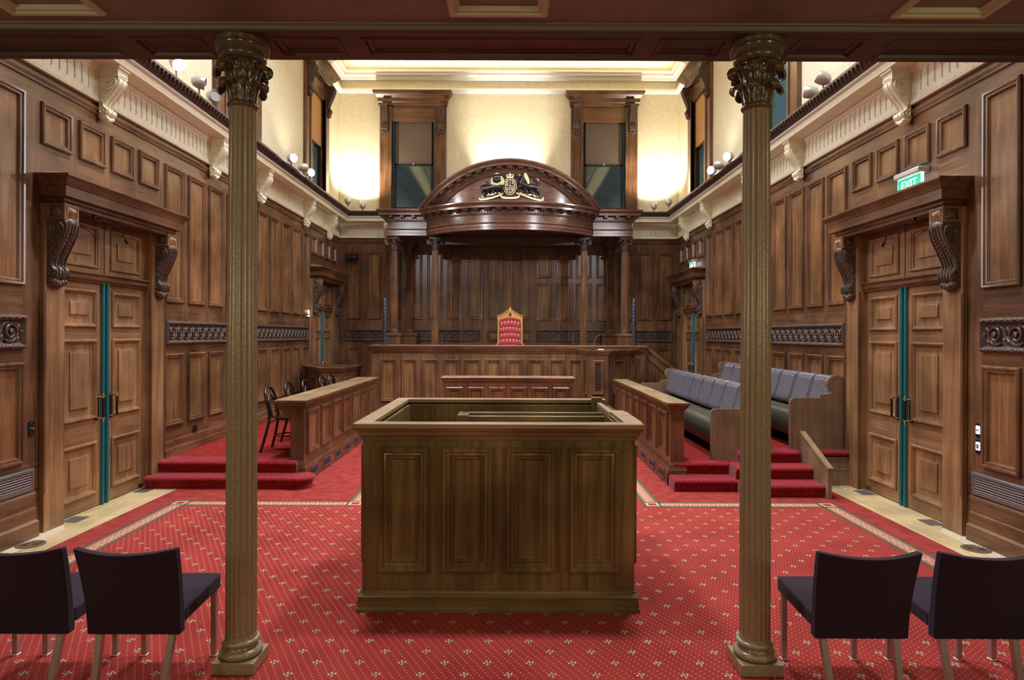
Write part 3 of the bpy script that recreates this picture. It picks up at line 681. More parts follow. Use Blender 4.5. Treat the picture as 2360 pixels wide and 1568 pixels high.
# lane wall outside the end windows
ow = MB(OUTW); ow.box(-8, 8, 20.5, 20.8, 3, 9.5); ow.box(-8, 8, 20.35, 20.5, 6.3, 6.5, OUTW)
ow_ = ow.build('wall_outside'); struct(ow_, 'pale green wall of the neighbouring building seen through the end windows', 'wall')
for x, nm in ((-3.3, 'left'), (3.75, 'right')):
    st = MB(STRIP); st.box(x - .42, x + .42, 20.28, 20.34, 5.52, 5.60, STRIP); st.box(x - .46, x + .46, 20.34, 20.5, 5.5, 5.62, SASH)
    st.build('strip_light', ow_)

# platforms, stairs -------------------------------------------------------
def nosed(mb, x0, x1, y0, y1, z0, z1, mat=STPC, r=.03):
    """carpeted step with a rounded nosing toward -y"""
    pr = [(y0 + .03, z0), (y0 + .03, z1 - 2.2 * r)] + [(y0 + .01 + r - r * 1.3 * cos(t), z1 - r + r * sin(t)) for t in [-pi / 2 + pi * k / 6 for k in range(7)]] + [(y1, z1), (y1, z0)]
    mb.prism(pr, x0, x1, lambda y, z, x: (x, y, z), mat)
pl = MB(DKCP); pl.box(-4.39, -2.74, 8.13, 12.6, 0, .289)
for x0, x1, y0 in ((-4.39, -2.62, 8.06),): nosed(pl, x0, x1, y0 - .03, y0 + .3, .145, .292)
nosed(pl, -4.39, -2.56, 7.78, 8.1, 0, .147)
pl.lathe(-2.56, 7.95, [(.17, 0), (.17, .09), (.2, .1), (.205, .12), (.195, .14), (.17, .1455)], 20, STPC)
tag(pl.build('left_platform'), 'raised red-carpeted platform with two steps under the bentwood chairs', 'platform', kind='structure')
pr_ = MB(DKCP); pr_.box(2.13, 3.55, 8.1, 12.9, 0, .289); pr_.box(3.45, 4.39, 8.12, 12.9, 0, .434, DKCP)
nosed(pr_, 2.13, 2.84, 8.04, 8.3, .145, .292); nosed(pr_, 2.06, 2.86, 7.73, 8.1, 0, .147)
nosed(pr_, 2.82, 3.75, 7.47, 7.8, 0, .147); nosed(pr_, 2.82, 3.75, 7.77, 8.12, .1, .292); nosed(pr_, 2.95, 3.72, 8.05, 8.35, .28, .437)
nosed(pr_, 3.80, 4.39, 8.08, 8.35, .36, .437)
pr_.box(3.80, 4.39, 8.11, 8.13, 0, .37, GW); pr_.box(3.80, 4.39, 8.09, 8.11, 0, .2, GW); pr_.box(3.80, 4.39, 8.085, 8.11, .2, .215, GW)
tag(pr_.build('right_platform'), 'two-level red-carpeted platform with steps under the leather pews', 'platform', kind='structure')
st = MB(GW); st.prism([(7.42, 0), (7.42, .34), (8.12, .66), (8.12, 0)], 3.755, 3.80, lambda y, z, x: (x, y, z), GW)
st.prism([(7.415, .34), (7.40, .362), (8.115, .685), (8.125, .66)], 3.745, 3.81, lambda y, z, x: (x, y, z), RT)
tag(st.build('stair_stringer_board'), 'sloping timber side board of the red-carpeted steps beside the pews', 'stair board')

# ================================================================== FURNITURE AND FITTINGS
def front(y): return lambda a, b, h: (a, y - h, b)               # plane facing the camera
def backp(y): return lambda a, b, h: (a, y + h, b)
def leftp(x): return lambda a, b, h: (x - h, a, b)               # plane facing -x
def rightp(x): return lambda a, b, h: (x + h, a, b)
CAPP_ = [(-.0, -.12), (.0, -.115), (.012, -.11), (.012, -.095), (.028, -.085), (.034, -.07), (.034, -.06), (.05, -.045), (.055, -.03), (.055, -.025), (.06, -.022), (.065, -.015), (.065, -.004), (.06, 0)]
# dock ------------------------------------------------------------------
X0, X1, Y0, Y1 = -.945, .925, 4.40, 6.05
dk = thing('prisoners_dock', (-.01, 5.2, 0), 'large open-topped dark timber dock with four tall front panels in the middle of the carpet', 'dock')
DOCKP = [(0, 0), (0, .03), (.012, .045), (.028, .042), (.04, .026), (.05, .03), (.058, .026), (.066, .012), (.074, .016), (.08, .012), (.09, -.004), (.10, -.008)]
fp = MB(KZ)
px = [(872, 988), (1018, 1137), (1166, 1284), (1313, 1430)]
rects = [((a - 1177) * 4.36 / 1475 + .07, (c - 1177) * 4.36 / 1475 + .07, .27, 1.125) for a, c in px]
As = sorted({X0, X1, *[r[0] for r in rects], *[r[1] for r in rects]})
panelled(fp, front(Y0), X0, X1, .12, 1.2, rects, DOCKP, KZ, KZ); fp.box(X0, X1, Y0 + .012, Y0 + .09, 0, 1.24, KX); fp.build('front_panel', dk)
for x, Mx, nm in ((X0, leftp(X0), 'side_panel'), (X1, rightp(X1), 'side_panel')):
    sp_ = MB(KZ); yy = [(Y0 + .14, Y0 + .50), (Y0 + .65, Y0 + 1.0), (Y0 + 1.15, Y0 + 1.5)]
    panelled(sp_, Mx, Y0, Y1, .12, 1.2, [(a, c, .27, 1.12) for a, c in yy], DOCKP, KZ, KZ)
    i = 1 if x < 0 else -1; sp_.box(min(x + i * .012, x + i * .08), max(x + i * .012, x + i * .08), Y0 + .03, Y1 if x < 0 else 5.15, 0, 1.24, KZ)
    if x > 0: sp_.box(x - .06, x - .012, 5.17, 5.93, 0, 1.22, KZ)
    sp_.build(nm, dk)
bk = MB(KZ); bk.box(X0, X1, Y1 - .08, Y1, 0, 1.24, KZ); panelled(bk, front(Y1 - .081), X0 + .08, X1 - .08, .1, 1.2, [(X0 + .2 + .58 * k, X0 + .65 + .58 * k, .3, .98) for k in range(3)], BOL, KZ, KZ); bk.build('rear_panel', dk)
rm = MB(KT); zt = 1.292
def rim(x0, x1, y0, y1): rm.box(x0, x1, y0, y1, zt - .035, zt, KT)
rim(X0 - .055, X1 + .055, Y0 - .065, Y0 + .05); rim(X0 - .055, X0 + .06, Y0 + .05, Y1 - .05); rim(X0 - .055, X1 + .04, Y1 - .05, Y1 + .06)
rm.prism([(X1 - .06, Y0 + .05), (X1 + .055, Y0 + .05), (X1 + .055, 5.02), (X1 + .035, 5.14), (X1 - .06, 5.14)], zt - .035, zt, lambda a, b_, h: (a, b_, h), KT)
rm.build('top_rail', dk, bevel=.006)
cv = MB(KX); cv.rings(lambda a, b_, h: (a, b_, h), (X0, X1, Y0, Y1), [(-d, zt - .035 + z * 1.0) for d, z in [(0, -.085), (.006, -.085), (.012, -.075), (.012, -.06), (.022, -.055), (.03, -.04), (.03, -.028), (.042, -.02), (.05, -.008), (.05, 0)]], KX, False); cv.build('cornice_moulding', dk)
ps = MB(KZ); ps.box(X1 - .10, X1 - .005, 5.94, 6.04, .0, 1.315, KZ); ps.box(X1 - .055, X1 - .01, 5.15, 5.93, 1.225, 1.27, KT); ps.build('side_gate', dk, bevel=.004)
bs = MB(KX); bs.rings(lambda a, b_, h: (a, b_, h), (X0, X1, Y0, Y1), [(-.035, .0), (-.035, .022), (-.028, .03), (-.024, .085), (-.026, .09), (-.03, .1), (-.02, .115), (-.012, .12), (-.008, .135), (-.002, .14), (0, .14)], KX, False); bs.build('plinth', dk)
ib = MB(KX); ib.box(-.33, X1 - .09, 5.2, 5.24, .3, 1.235, KX); ib.box(-.33, X1 - .09, 5.33, 5.37, .3, 1.25, KX); ib.box(-.36, -.27, 5.16, 5.38, 0, 1.25, KX); ib.box(-.33, X1 - .09, 5.2, 5.37, .3, .34, KX); ib.build('inner_bench_back', dk, bevel=.006)
# jury rails -------------------------------------------------------------
def jury_rail(s, xf, Ya, Yb, ztop, label):
    """xf: face toward the aisle; body extends to the outside"""
    t = thing('jury_rail', (xf + s * .1, (Ya + Yb) / 2, 0), label, 'rail')
    Mx = (lambda a, b, h: (xf - s * h, a, b)); bo = MB(WZ); xo = xf + s * .17
    rects = [(Ya + .11 + .585 * k, Ya + .11 + .585 * k + .50, .35, .915) for k in range(7)]
    rects = [r for r in rects if r[1] < Yb]
    panelled(bo, Mx, Ya, Yb, .28, ztop - .06, rects, BOL, WZ, PZ); x0, x1 = sorted((xf + s * .012, xo)); bo.box(x0, x1, Ya + .002, Yb, 0, ztop - .05, WZ)
    a_, c_ = sorted((xf + s * .0005, xf + s * .02)); bo.box(a_, c_, Ya + .0015, Ya + .03, .28, ztop - .06, WZ); bo.build('panelled_front', t)
    bs = MB(WY); x0, x1 = sorted((xf, xo)); bs.rings(lambda a, b_, h: (a, b_, h), (x0, x1, Ya, Yb), [(-.03, 0), (-.03, .2), (-.022, .21), (-.022, .235), (-.012, .25), (-.008, .28), (0, .285)], WY, False); bs.build('base', t)
    for k in range(7):
        a = Ya + .20 + .585 * k
        if a + .33 > Yb: break
        v = MB(BLUEV); v.rings(lambda a_, b_, h: (xf - s * h, a_, b_), (a, a + .30, .035, .165), [(0, .03), (0, .038), (.012, .038), (.016, .032)], IRON, True, BLUEV)
        for q in range(4): v.tube([(xf - s * .034, x, y) for x, y in spiral((a + .05 + .067 * q, .1), .028, .008, 1.2, q, 1, 10)], .005, 4, BLUEV)
        vo = v.build('floor_vent', t); vo['label'] = 'dark cast iron vent'
    tp = MB(RT); xa, xb = (xf + .055, xf - .37) if s < 0 else (xf - .055, xo + .06); x0, x1 = sorted((xa, xb))
    tp.rings(lambda a, b_, h: (a, b_, h), (x0 + .05, x1 - .05, Ya, Yb), [(0, ztop - .10), (-.012, ztop - .095), (-.012, ztop - .08), (-.03, ztop - .07), (-.034, ztop - .045), (-.05, ztop - .035), (-.05, ztop - .005), (-.045, ztop)], WY, True, RT)
    if s < 0: tp.box(xf - .36, xo, Ya + .04, Yb, ztop - .10, ztop - .09, WY); 
    tp.build('top_board', t)
    if s < 0:
        br = MB(WY); br.prism([(xo, ztop - .1), (xf - .33, ztop - .1), (xf - .30, ztop - .16), (xo, ztop - .26)], Ya + .03, Ya + .07, lambda a, b_, h: (a, h, b_), WY); br.build('bracket', t)
jury_rail(-1, -2.555, 8.13, 12.5, 1.055, 'long panelled timber rail with desk top beside the row of bentwood chairs')
jury_rail(1, 2.09, 8.07, 12.3, 1.045, 'long panelled timber rail in front of the leather pews')
# judges bench --------------------------------------------------------------
jb = thing('judges_bench', (0, 13.4, 0), 'wide high panelled timber bench with a moulded top in front of the red throne', 'bench')
bo = MB(WZ); xa, xb = -2.80, 2.85; n = 13; p = .434
rects = [(-2.62 + p * k, -2.62 + p * k + .33, .5, 1.385) for k in range(12)]
panelled(bo, front(13.25), xa, xb, 0, 1.55, rects, BOL, WZ, PZ); bo.box(xa, xb, 13.27, 13.35, 0, 1.6, WZ); bo.box(xa, xa + .06, 13.3, 14.0, 0, 1.6, WZ); bo.box(xb - .06, xb, 13.3, 14.0, 0, 1.6, WZ)
bo.build('panelled_front', jb)
tp = MB(WX); tp.rings(lambda a, b_, h: (a, b_, h), (xa, xb, 13.25, 14.0), [(-d, 1.665 + z * 1.35) for d, z in CAPP_], WX, True, RT); tp.build('top_board', jb)
ds = MB(DKCP); ds.box(-2.75, 2.8, 13.35, 16.59, 0, .9); struct(ds.build('floor.002'), 'raised dais behind the bench', 'floor')
sb = MB(WX)
M_ = front(13.4)
sb.prism([(2.94, 0), (2.94, 1.62), (3.62, 1.05), (3.62, 0)], 0, .06, M_, WZ); sb.prism([(2.93, 1.57), (2.93, 1.65), (3.66, 1.08), (3.66, 1.0)], -.02, .10, M_, WX); sb.prism([(2.94, 1.38), (2.94, 1.42), (3.62, .88), (3.62, .84)], .06, .085, M_, WX)
tag(sb.build('stair_balustrade'), 'sloping panelled balustrade descending from the right end of the high bench', 'balustrade')
# clerks desk
cd = thing('clerks_desk', (.03, 11.8, 0), 'lower panelled timber desk with pale top edge centred in front of the high bench', 'desk')
bo = MB(WZ); rects = [(-1.09 + .385 * k, -1.09 + .385 * k + .30, .3, .94) for k in range(6)]
panelled(bo, front(11.62), -1.16, 1.21, 0, 1.05, rects, BOL, WZ, PZ); bo.box(-1.16, 1.21, 11.64, 11.75, 0, 1.08, WZ); bo.build('panelled_front', cd)
tp = MB(RT); tp.rings(lambda a, b_, h: (a, b_, h), (-1.16, 1.21, 11.62, 12.1), [(-d * .6, 1.115 + z * .8) for d, z in CAPP_], WX, True, RT); tp.build('top_board', cd)
for x in (-1.16, 1.13):
    q = MB(WZ); q.box(x, x + .08, 11.75, 12.1, 0, 1.03, WZ); q.build('side_panel', cd)
# polygonal boxes
def poly_box(name, P, z0, zt, label, cat, pan, grille=None, zlo=None):
    t = thing(name, (P[0][0], P[0][1], z0), label, cat); b = MB(WZ); n = len(P)
    for i in range(n):
        p, q = Vector(P[i]), Vector(P[(i + 1) % n]); L = (q - p).length; d = (q - p) / L; nn = Vector((d.y, -d.x))
        if i not in pan and i != n: pass
        Mx = lambda a, b_, h, p=p, d=d, nn=nn: (p.x + d.x * a + nn.x * h, p.y + d.y * a + nn.y * h, b_)
        m = L * .22
        if i in pan: panelled(b, Mx, 0, L, z0, zt - .05, [(m, L - m, zlo or z0 + .25, zt - .2)], BOL if L > .3 else [(d_ * .5, h_) for d_, h_ in BOL], WZ, PZ)
        else: b.quad(Mx(0, z0, 0), Mx(L, z0, 0), Mx(L, zt - .05, 0), Mx(0, zt - .05, 0), WZ)
        if grille == i:
            g_ = MB(BLKM); mm = m + .07; g_.box(mm, L - mm, .82, zt - .28, -.005, .004, BLKM, Mx)
            for k in range(12): g_.box(mm, L - mm, .83 + .04 * k, .84 + .04 * k, .004, .012, IRON, Mx)
            go = g_.build('ventilation_grille', t); go['label'] = 'dark slotted grille'
    b.build('panelled_body', t)
    c = MB(WX); c.poly_rings(P, [(0, zt - .12), (.012, zt - .11), (.012, zt - .09), (.035, zt - .075), (.04, zt - .045), (.055, zt - .035), (.06, zt - .004), (.05, zt)] + ([(-.07, zt), (-.07, zt - .45)] if name == 'press_box' else []), WX, True); c.build('top_moulding', t)
    return t
poly_box('witness_box', [(1.50, 13.11), (1.50, 12.62), (1.58, 12.45), (1.97, 12.45), (2.44, 12.86), (2.62, 13.11)], 0, 1.60, 'tall angled timber witness box with a slotted dark grille before the bench', 'witness box', (1, 2, 3, 4), 2, .73)
lt = MB(WHITE); lt.box(1.80, 1.90, 12.55, 12.7, 1.6, 1.615); tag(lt.build('note_pad', bevel=.002), 'small pale pad lying on the witness box top', 'note pad')
poly_box('press_box', [(-4.27, 13.95), (-4.27, 13.5), (-3.66, 12.62), (-3.27, 12.62), (-3.20, 13.1), (-3.20, 13.95)], 0, 1.235, 'low angled timber box in front of the far left door', 'box', (1, 2, 3))

# columns under the gallery --------------------------------------------------
def iron_column(x, label):
    t = thing('fluted_column', (x, 3.67, 0), label, 'column', 'fluted columns carrying the gallery')
    b = MB(COLP); b.box(x - .118, x + .118, 3.552, 3.788, 0, .066, COLP); b.build('plinth', t, bevel=.004)
    b = MB(COLP)
    tor = lambda zc, r, h, R: [(R + r * cos(a), zc + h * sin(a)) for a in [-pi / 2 + pi * k / 8 for k in range(9)]]
    b.lathe(x, 3.67, [(.09, .066)] + tor(.09, .027, .024, .092) + [(.094, .114), (.086, .124), (.086, .134)] + tor(.15, .017, .016, .088) + [(.088, .166), (.086, .175), (.0855, .185)], 40, COLP); b.build('base_ring', t, angle=60)
    b = MB(COLP); b.lathe(x, 3.67, [(.084, .18), (.0845, .20), (.0845, .9), (.083, 1.6), (.079, 2.4), (.073, 3.16), (.073, 3.19)], 0, COLP, flutes=20, depth=.085)
    b.build('fluted_shaft', t, angle=50)
    b = MB(CAPP)
    b.lathe(x, 3.67, [(.073, 3.185), (.080, 3.19), (.086, 3.198), (.086, 3.206), (.079, 3.213), (.072, 3.22), (.070, 3.30), (.074, 3.38), (.088, 3.44), (.105, 3.455)], 40, CAPP)
    b.lathe(x, 3.67, [(.10, 3.448), (.118, 3.452), (.128, 3.47), (.13, 3.485), (.122, 3.495), (.13, 3.50), (.143, 3.51), (.147, 3.525), (.139, 3.533), (.150, 3.54), (.152, 3.56)], 48, CAPP)
    b.build('capital_core', t, angle=50)
    b = MB(CAPP)
    for k in range(6):
        th = -pi / 2 + .45 + k * pi / 3
        acanthus(b, x, 3.67, th, [(.074, 3.215), (.080, 3.25), (.086, 3.285), (.094, 3.31), (.112, 3.325), (.134, 3.318), (.143, 3.298), (.136, 3.282)], .047, CAPP, tip=.75)
        acanthus(b, x, 3.67, th + .1, [(.074, 3.29), (.082, 3.34), (.092, 3.385), (.108, 3.415), (.13, 3.425), (.153, 3.412), (.160, 3.388), (.152, 3.37)], .054, CAPP, tip=.7)
        acanthus(b, x, 3.67, th + pi / 6, [(.074, 3.22), (.079, 3.30), (.084, 3.37), (.096, 3.425), (.112, 3.445), (.12, 3.438)], .036, CAPP, tip=.8)
    b.build('acanthus_leaves', t, angle=60, solid=.007)
iron_column(-1.47, 'olive fluted column with leafy capital, left of the dock'); iron_column(1.475, 'olive fluted column with leafy capital, right of the dock')

# canopy over the bench -------------------------------------------------------
CC = (0.04, 16.52); R0 = 2.475; TH = 52
def pol(r, th, z): return (CC[0] + r * sin(th), CC[1] - r * cos(th), z)
cn = thing('bench_canopy', (CC[0], 15.0, 4.2), 'bowed dark timber canopy with dentils and a segmental arched pediment above the bench', 'canopy')
def arcsweep(mb, prof, t0, t1, n, mat, ends=True):
    m = len(prof(0)); vs = []
    for i in range(n + 1):
        th = t0 + (t1 - t0) * i / n; vs += [pol(r, th, z) for r, z in prof(th)]
    fs = [(m * i + k, m * i + k + 1, m * i + m + k + 1, m * i + m + k) for i in range(n) for k in range(m - 1)]
    if ends: fs += [tuple(range(m)), tuple(range(n * m + m - 1, n * m - 1, -1))]
    mb.add(vs, fs, mat)
T = radians(TH)
dr = MB(CANO)
DP = [(-.14, 4.21), (0, 4.21), (0, 4.265), (.012, 4.27), (.012, 4.335), (.025, 4.345), (.035, 4.36), (.02, 4.365), (0, 4.37), (0, 4.53), (.02, 4.535), (.025, 4.55), (.025, 4.645), (.05, 4.65), (.06, 4.66), (.20, 4.665), (.20, 4.71), (.21, 4.715), (.235, 4.75), (.25, 4.765), (.25, 4.79), (-.05, 4.80), (-.14, 4.80)]
arcsweep(dr, lambda th: [(R0 + a, z) for a, z in DP], -T, T, 64, CANO); dr.build('bowed_entablature', cn)
dn = MB(CANO)
for k in range(74):
    th = -T + (k + .5) * 2 * T / 74; h = .013; dn.add([pol(R0 + r, th + q, z) for z in (4.565, 4.625) for q, r in ((-h / 1.8 - .002, .02), (-h / 1.8 - .002, .055), (h / 1.8 + .002, .055), (h / 1.8 + .002, .02))], [(0, 1, 2, 3), (4, 5, 6, 7), (0, 1, 5, 4), (1, 2, 6, 5), (2, 3, 7, 6)], CANO)
for k in range(19):
    th = -T + (k + .5) * 2 * T / 19; h = .022; dn.add([pol(R0 + r, th + q, z) for q in (-h, h) for r, z in ((.04, 4.62), (.12, 4.61), (.17, 4.64), (.18, 4.665), (.04, 4.665))], [(0, 1, 2, 3, 4), (5, 6, 7, 8, 9)] + [(i, (i + 1) % 5, 5 + (i + 1) % 5, 5 + i) for i in range(5)], CARV)
dn.build('dentil_course', cn)
rho = 2.994
def zar(th, off=0):
    x = 2.72 * sin(th); v = (rho - off) ** 2 - x * x
    return max(4.80, 4.80 + .90 - rho + sqrt(max(v, 0)))
pd = MB(CANO); TP = radians(51.5)
def PP(th): return [(R0 - .10, zar(th)), (R0 + .25, zar(th)), (R0 + .25, zar(th, .035)), (R0 + .235, zar(th, .05)), (R0 + .21, zar(th, .075)), (R0 + .20, zar(th, .08)), (R0 + .20, zar(th, .125)), (R0 + .06, zar(th, .13)), (R0 + .05, zar(th, .14)), (R0 + .03, zar(th, .22)), (R0 + .025, zar(th, .225)), (R0 + .0, zar(th, .25)), (R0 - .01, zar(th, .27)), (R0 - .03, zar(th, .28)), (R0 - .10, zar(th, .28))]
arcsweep(pd, PP, -TP, TP, 64, CANO); pd.build('arched_pediment', cn)
ty = MB(CANO); arcsweep(ty, lambda th: [(R0 - .045, 4.79), (R0 - .045, zar(th, .26) + .01)], -TP, TP, 64, CANO, False); ty.build('tympanum', cn)
dn = MB(CANO)
for k in range(70):
    th = -TP * .93 + (k + .5) * 2 * TP * .93 / 70; h = .0085; z0 = zar(th, .205); z1 = zar(th, .15)
    dn.add([pol(R0 + r, th + q, z) for z in (z0, z1) for q, r in ((-h, .02), (-h, .065), (h, .065), (h, .02))], [(0, 1, 2, 3), (4, 5, 6, 7), (0, 1, 5, 4), (1, 2, 6, 5), (2, 3, 7, 6)], CANO)
for k in range(19):
    th = -TP * .93 + (k + .5) * 2 * TP * .93 / 19; h = .022; zz = [zar(th + q, .13) for q in (-h, h)]
    dn.add([pol(R0 + r, th + q, zz[j] - d) for j, q in enumerate((-h, h)) for r, d in ((.04, .05), (.12, .055), (.17, .03), (.18, 0), (.04, 0))], [(0, 1, 2, 3, 4), (5, 6, 7, 8, 9)] + [(i, (i + 1) % 5, 5 + (i + 1) % 5, 5 + i) for i in range(5)], CARV)
dn.build('dentil_course', cn)
for s in (-1, 1):
    se = MB(CANO); x0, x1 = (-2.83, -1.85) if s < 0 else (1.92, 2.90)
    SP = [(-a, z) for a, z in DP[1:-2]]; SP = [(d * .9, z) for d, z in SP] + [(.0, 4.80)]
    se.rings(lambda a, b_, h: (a, b_, h), (x0, x1, 15.0, 16.58), SP, CANO); se.quad((x0, 15, 4.21), (x1, 15, 4.21), (x1, 16.58, 4.21), (x0, 16.58, 4.21), CANO)
    for k in range(14): x = x0 + .02 + (k + .5) * (x1 - x0 - .04) / 14; se.box(x - .018, x + .018, 14.95, 14.98, 4.565, 4.625, CANO)
    for k in range(20):
        y = 15.0 + (k + .5) * 1.5 / 20; xx = x0 if s < 0 else x1; a, c = sorted((xx + s * .02, xx + s * .05)); se.box(a, c, y - .018, y + .018, 4.565, 4.625, CANO)
    for k in range(4): x = x0 + .1 + k * .26; se.box(x - .04, x + .04, 14.84, 14.97, 4.61, 4.665, CARV)
    se.build('side_entablature', cn)
so = MB(BEAM); pts = [pol(R0 - .1, -T + 2 * T * k / 40, 4.25) for k in range(41)]; so.add(pts + [(2.0, 16.58, 4.25), (-1.95, 16.58, 4.25)], [tuple(range(43))], BEAM)
so.box(-1.95, 2.0, 15.32, 15.5, 4.05, 4.24, BEAM); so.build('soffit', cn)
# timber columns
def timber_column(x, y, r, ped, label, grp):
    t = thing('timber_column', (x, y, .9), label, 'column', grp); z0 = .9
    if ped:
        b = MB(WZ); b.box(x - .2, x + .2, y - .2, y + .2, .9, 1.86, WZ); b.rings(lambda a, b_, h: (a, b_, h), (x - .2, x + .2, y - .2, y + .2), [(0, 1.84), (-.02, 1.86), (-.02, 1.90), (0, 1.92)], WZ); b.build('pedestal', t); z0 = 1.92
    b = MB(CANO); b.lathe(x, y, [(r * 1.35, z0), (r * 1.4, z0 + .02), (r * 1.35, z0 + .045), (r * 1.15, z0 + .05), (r * 1.2, z0 + .075), (r * 1.08, z0 + .09), (r, z0 + .1)], 24, CANO); b.build('base_ring', t, angle=60)
    b = MB(WZ); b.lathe(x, y, [(r, z0 + .09), (r, z0 + .6), (r * .93, 3.4), (r * .88, 3.92)], 0, WZ, flutes=16, depth=.10); b.build('fluted_shaft', t, angle=50)
    b = MB(CARV); b.lathe(x, y, [(r * .88, 3.88), (r * 1.05, 3.89), (r * 1.05, 3.91), (r * .86, 3.92), (r * .9, 4.05), (r * 1.1, 4.14), (r * 1.1, 4.16)], 24, CARV)
    b.box(x - r * 1.6, x + r * 1.6, y - r * 1.6, y + r * 1.6, 4.185, 4.212, CARV); b.box(x - r * 1.35, x + r * 1.35, y - r * 1.35, y + r * 1.35, 4.15, 4.19, CARV)
    for sx in (-1, 1):
        for sy in (-1, 1): b.ball((x + sx * r * 1.25, y + sy * r * 1.25, 4.135), (r * .42, r * .42, r * .42), 8, CARV)
    for sx in (-1, 1): b.tube([(x + sx * r * 1.3 + a, y - r * 1.55, 4.13 + c) for a, c in spiral((0, 0), r * .4, r * .05, 1.5, pi / 2, -sx, 14)], r * .1, 4, CARV)
    for k in range(8): acanthus(b, x, y, k * pi / 4 + .39, [(r * .9, 3.92), (r * .98, 3.97), (r * 1.1, 4.03), (r * 1.35, 4.05), (r * 1.4, 4.02)], r * .42, CARV, tip=.7, nt=4)
    b.build('capital', t, angle=60)
timber_column(-2.72, 15.25, .098, True, 'fluted timber column on a pedestal carrying the left end of the canopy', 'canopy columns')
timber_column(2.79, 15.25, .098, True, 'fluted timber column on a pedestal carrying the right end of the canopy', 'canopy columns')
timber_column(-1.73, 15.22, .09, False, 'slim fluted timber column left of the throne', 'canopy columns')
timber_column(1.81, 15.22, .09, False, 'slim fluted timber column right of the throne', 'canopy columns')
timber_column(-2.52, 16.38, .09, True, 'fluted timber column against the end wall, half hidden behind the left pedestal column', 'canopy columns')
timber_column(2.59, 16.38, .09, True, 'fluted timber column against the end wall, half hidden behind the right pedestal column', 'canopy columns')

# coat of arms ---------------------------------------------------------------
ca = thing('coat_of_arms', pol(R0, 0, 4.84), 'carved coat of arms with dark lion and unicorn and gilt ribbon on the pediment', 'coat of arms')
def cp(x, z, d=.03): return pol(R0 - .045 + d, x / 2.47 - .0, 4.855 + z)
def ctube(mb, pts, r, mat, d=.05, n=8, k=4): mb.tube([cp(p.x, p.y, d) for p in cat_rom([(a, b_, 0) for a, b_ in pts], k)], r, n, mat)
def cball(mb, x, z, rx, rz, rd, mat, d=.04, n=10): mb.ball((0, 0, 0), 1, n, mat, lambda a, b_, c: cp(x + a * rx, z + c * rz, d + b_ * rd))
def U(x, y): return ((x - 1115) * .00113, (690 - y) * .00113)
m = MB(BLKM)
def tl(mb, pts, r, mat, d=.05, k=4):
    P = [U(*p) for p in pts]; n = (len(P) - 1) * k + 1
    R = [r[0] + (r[1] - r[0]) * i / (n - 1) for i in range(n)] if isinstance(r, tuple) else r
    ctube(mb, P, R, mat, d, 8, k)
tl(m, [(590, 470), (680, 465), (780, 450), (900, 450), (1000, 470)], (.072, .080), BLKM, .06); tl(m, [(600, 470), (585, 530), (620, 570), (598, 625)], (.045, .018), BLKM, .07)
tl(m, [(640, 490), (690, 545), (730, 575), (725, 620)], (.04, .016), BLKM, .03); tl(m, [(940, 470), (985, 520), (960, 550)], (.045, .022), BLKM, .08); tl(m, [(800, 480), (790, 540), (770, 580)], (.035, .02), BLKM, .05)
tl(m, [(575, 480), (540, 430), (590, 392), (660, 385), (675, 345), (630, 318)], (.016, .012), BLKM, .05)
cball(m, *U(870, 295), .10, .105, .065, BLKM, .125, 14); cball(m, *U(866, 335), .04, .045, .045, BLKM, .165)
for dx in (-26, 26): cball(m, *U(870 + dx, 265), .012, .01, .01, GOLD, .175, 6)
cball(m, *U(866, 310), .016, .014, .02, BLKM, .2, 6); m.build('lion', ca, angle=60)
m = MB(GOLD); cball(m, *U(876, 345), .142, .140, .055, GOLD, .085, 18)
for k in range(22): t = 2 * pi * k / 22; cball(m, *U(876 + 112 * cos(t), 342 + 108 * sin(t)), .026, .026, .03, GOLD, .09, 8)
for k in range(16): t = 2 * pi * k / 16; cball(m, *U(874 + 92 * cos(t), 326 + 88 * sin(t)), .022, .024, .03, GOLD, .13, 8)
m.build('lion_mane', ca, angle=60)
m = MB(BLKM); tl(m, [(1290, 440), (1360, 400), (1460, 430), (1560, 430), (1640, 440)], (.07, .068), BLKM, .06); tl(m, [(1640, 440), (1660, 520), (1695, 560), (1695, 615)], (.05, .014), BLKM, .07)
tl(m, [(1560, 470), (1520, 530), (1560, 570), (1545, 610)], (.04, .014), BLKM, .04); tl(m, [(1330, 400), (1350, 320), (1370, 260), (1360, 220)], (.07, .042), BLKM, .09); tl(m, [(1365, 228), (1320, 245), (1285, 285), (1272, 310)], (.045, .022), BLKM, .1)
tl(m, [(1300, 450), (1260, 490), (1290, 530)], (.04, .018), BLKM, .09); tl(m, [(1400, 460), (1440, 520), (1420, 560)], (.035, .016), BLKM, .06)
tl(m, [(1655, 410), (1695, 385), (1690, 350), (1620, 330), (1600, 275), (1650, 262)], (.016, .012), BLKM, .05); tl(m, [(1355, 215), (1350, 188)], (.014, .004), BLKM, .1); m.build('unicorn', ca, angle=60)
m = MB(GOLD); tl(m, [(1385, 200), (1420, 240), (1450, 300), (1465, 390)], (.042, .024), GOLD, .13); tl(m, [(1395, 215), (1410, 270), (1435, 330)], (.03, .02), GOLD, .13); m.build('unicorn_mane', ca, angle=60)
m = MB(GOLD); tl(m, [(1310, 240), (1268, 200)], (.010, .002), GOLD, .13); m.build('unicorn_horn', ca)
m = MB(GOLD); tl(m, [(1640, 265), (1680, 300)], (.012, .02), GOLD, .06); m.build('tail_tuft', ca)
m = MB(BLKM); cball(m, *U(1118, 430), .148, .195, .04, BLKM, .04, 20); m.tube([cp(*U(1118 + 122 * cos(t), 430 + 165 * sin(t)), .07) for t in [2 * pi * k / 32 for k in range(32)]], .010, 6, GOLD, closed=True)
